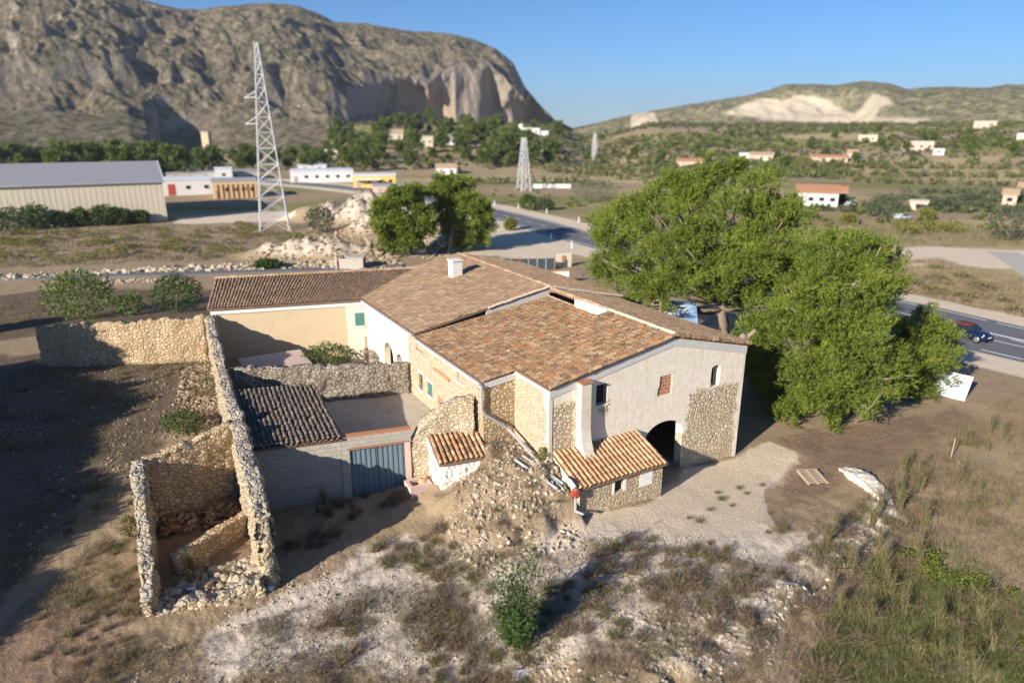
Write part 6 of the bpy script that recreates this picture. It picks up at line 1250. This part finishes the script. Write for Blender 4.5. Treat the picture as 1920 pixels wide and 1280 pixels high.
def house(label, x0, x1, yb, yt, wall='housewhite', roof_='orangeroof', kind='gable', depth=8.0, nwin=3, cat='house', name='house', extra=None, yaw=0.0, base=None):
    a = gp((x0 + x1) / 2, yb) if base is None else np.array(base); dep = a[1] * CP + (H - a[2]) * SP; wdt = (x1 - x0) * dep / F; t = at_dist((x0 + x1) / 2, yt, math.hypot(a[0], a[1])); h = max(2.2, t[2] - a[2])
    o = thing(name, label, cat, a, -math.atan2(a[0], a[1]) + yaw); hw_ = wdt / 2; he = h * .68 if kind == 'gable' else h - .2
    part('wall', MB().box(-hw_, hw_, 0, depth, -1.5, he), M[wall], o, off=(0, 0, 0))
    if kind == 'gable':
        part('roof', MB().prism_a([(-.4, he - .05), (depth / 2, h), (depth + .4, he - .05), (depth + .4, he + .15), (depth / 2, h + .2), (-.4, he + .15)], -hw_ - .4, hw_ + .4), M[roof_], o, off=(0, 0, 0)); part('gable_end', MB().prism_a([(.02, he + .003), (depth - .02, he + .003), (depth / 2, h - .02)], -hw_ + .01, hw_ - .01), M[wall], o, off=(0, 0, 0))
    else: part('roof', MB().box(-hw_ - .2, hw_ + .2, -.2, depth + .2, he + .003, he + .25), M[roof_], o, off=(0, 0, 0))
    for k in range(nwin):
        x = -hw_ + (k + .5) * wdt / max(1, nwin); s = min(.6, wdt / nwin * .25); zc = he * .52
        if k == 0 and nwin > 1: part('door', MB().box(x - s, x + s, -.07, -.003, 0, min(2.2, he * .8)), M['wood'], o, off=(0, 0, 0))
        else: part('window', MB().box(x - s, x + s, -.07, -.003, zc - s * .8, zc + s * .8), M['glass'], o, off=(0, 0, 0))
    if extra: extra(o, hw_, h, depth)
    return o
def dome(o, hw_, h, d):
    part('dome', MB().lathe([(1.9, 0), (1.9, 1.2), (1.7, 2.0), (1.1, 2.7), (.0, 3.0)], (-hw_ * .3, d / 2, h - .2), 16), M['housewhite'], o, True, off=(0, 0, 0)); part('side_wing', MB().box(hw_ + .01, hw_ * 1.6, 1, d - 1, -1.5, h * .6), M['housewhite'], o, off=(0, 0, 0))
def reddoor(o, hw_, h, d): part('shutter_door', MB().box(-hw_ * .72, -hw_ * .48, -.09, -.003, .2, h * .72), M['red'], o, off=(0, 0, 0))
def racks(o, hw_, h, d):
    mb = MB()
    for k in range(9): x = -hw_ + (k + .5) * 2 * hw_ / 9; mb.box(x - .12, x + .12, -.6, -.35, -.3, h * .85)
    part('scaffold', mb, M['orangemetal'], o, off=(0, 0, 0))
def canopy(o, hw_, h, d): part('awning', MB().box(-hw_ * .9, hw_ * .3, -2.2, -.21, h * .62, h * .70), M['whiteroof'], o, off=(0, 0, 0))
house('white house with flat terrace half hidden in the wooded rise', 778, 812, 276, 256, 'housecream', 'housewhite', 'flat', 8, 3)
house('white stepped house right of the flat terrace house on the wooded rise', 824, 864, 273, 249, 'housewhite', 'housewhite', 'flat', 8, 3)
house('cream house with tan roof peeking from the pines on the wooded rise', 728, 756, 263, 243, 'housecream', 'tanroof', 'gable', 7, 2)
house('white domed villa on the crest in front of the cliff', 958, 1012, 254, 240, 'housewhite', 'housewhite', 'flat', 10, 4, 'villa', 'villa', dome)
house('small white gabled house standing alone before the wood', 818, 856, 328, 308, 'housewhite', 'tanroof', 'gable', 7, 2)
house('low white house among trees left of the wooded rise', 584, 640, 293, 281, 'housewhite', 'housewhite', 'flat', 8, 4)
house('white workshop with red shutter door right of the warehouse', 308, 402, 366, 336, 'housewhite', 'whiteroof', 'flat', 14, 3, 'workshop', 'workshop', reddoor)
house('ochre building with orange racks in front beside the white workshop', 404, 482, 372, 338, 'ochre', 'greyroof', 'flat', 12, 5, 'workshop', 'workshop', racks)
house('long grey roofed shed behind the white workshop', 322, 480, 338, 323, 'concrete', 'greyroof', 'flat', 14, 6, 'shed', 'shed')
house('narrow white building between the grey shed and the ochre building', 406, 436, 340, 315, 'housewhite', 'whiteroof', 'flat', 8, 1, 'building', 'building')
house('long white industrial hall behind the tall pylon', 548, 662, 342, 320, 'housewhite', 'whiteroof', 'flat', 16, 6, 'hall', 'hall')
house('yellow industrial building with white sheet roof and awning', 664, 742, 352, 328, 'yellow', 'whiteroof', 'flat', 12, 4, 'building', 'building', canopy)
house('low pale store with flat roof right of the yellow building', 700, 778, 362, 350, 'housepink', 'greyroof', 'flat', 8, 3, 'store', 'store')
house('small white kiosk below the long white hall', 560, 612, 322, 309, 'housewhite', 'whiteroof', 'flat', 8, 2, 'building', 'building')
house('white house with orange tiled roof beyond the tall pine', 1492, 1566, 386, 350, 'housewhite', 'orangeroof', 'gable', 12, 4)
house('small outbuilding with orange roof behind the white house', 1556, 1584, 376, 352, 'housepink', 'orangeroof', 'gable', 7, 1, 'outbuilding', 'outbuilding')
house('cream house left of the bright green tree', 1406, 1448, 302, 286, 'housecream', 'tanroof', 'gable', 8, 3)
house('small white cube house left of the cream house', 1386, 1404, 299, 287, 'housewhite', 'housewhite', 'flat', 7, 1)
house('orange roofed cottage just over the top of the tall pine', 1268, 1318, 312, 298, 'housepink', 'orangeroof', 'gable', 8, 2)
house('long salmon coloured house in the fields', 1520, 1585, 304, 291, 'housepink', 'orangeroof', 'gable', 8, 4)
house('tall salmon house right of the long salmon house', 1588, 1606, 300, 281, 'housepink', 'tanroof', 'gable', 8, 1)
house('cream house high on the scrubby slope', 1610, 1642, 268, 253, 'housecream', 'housecream', 'flat', 9, 2)
house('wide pale pink villa with flat roof on the scrubby slope', 1692, 1745, 284, 265, 'housepink', 'housecream', 'flat', 10, 4, 'villa', 'villa')
house('small white house below the pink villa', 1750, 1768, 291, 279, 'housewhite', 'housewhite', 'flat', 7, 1)
house('pinkish house on the skyline slope at the far right', 1828, 1864, 240, 227, 'housepink', 'housecream', 'flat', 9, 2)
house('peach house at the right edge', 1880, 1902, 384, 356, 'housepink', 'tanroof', 'gable', 7, 1)
house('cream house cut by the right edge of the picture', 1908, 1940, 378, 345, 'housecream', 'tanroof', 'gable', 8, 2)
house('white house at the right edge on the scrubby slope', 1908, 1935, 264, 250, 'housewhite', 'housewhite', 'flat', 8, 2)
house('pale terrace shed in the dry terraces', 1706, 1736, 395, 388, 'housepink', 'housecream', 'flat', 5, 1, 'shed', 'shed')
b = gp(395, 322); o = thing('brick_stack', 'tan square tower beside the grey roofed shed', 'tower', b); part('shaft', MB().box(-1.6, 1.6, -1.6, 1.6, -1, 17), M['ochre'], o, off=(0, 0, 0)); part('cap', MB().box(-1.8, 1.8, -1.8, 1.8, 17.003, 17.5), M['concrete'], o, off=(0, 0, 0))
# ------------------------------------------------------------------ air
hz = part('haze', MB().box(-7600, 7600, -300, 7600, -9, 330), None); hz['kind'] = 'stuff'
m = bpy.data.materials.new('thin haze'); m.use_nodes = True; nt = m.node_tree; nt.nodes.remove(nt.nodes['Principled BSDF']); pv = nd(nt, 'VolumePrincipled', {'Color': (.78, .87, 1, 1), 'Density': .0001, 'Anisotropy': .2}); nt.links.new(pv.outputs[0], nt.nodes['Material Output'].inputs['Volume']); hz.data.materials.append(m)
SC.render.film_transparent = False
for o in list(SC.objects):                       # helper property used while building
    if 'base' in o: del o['base']
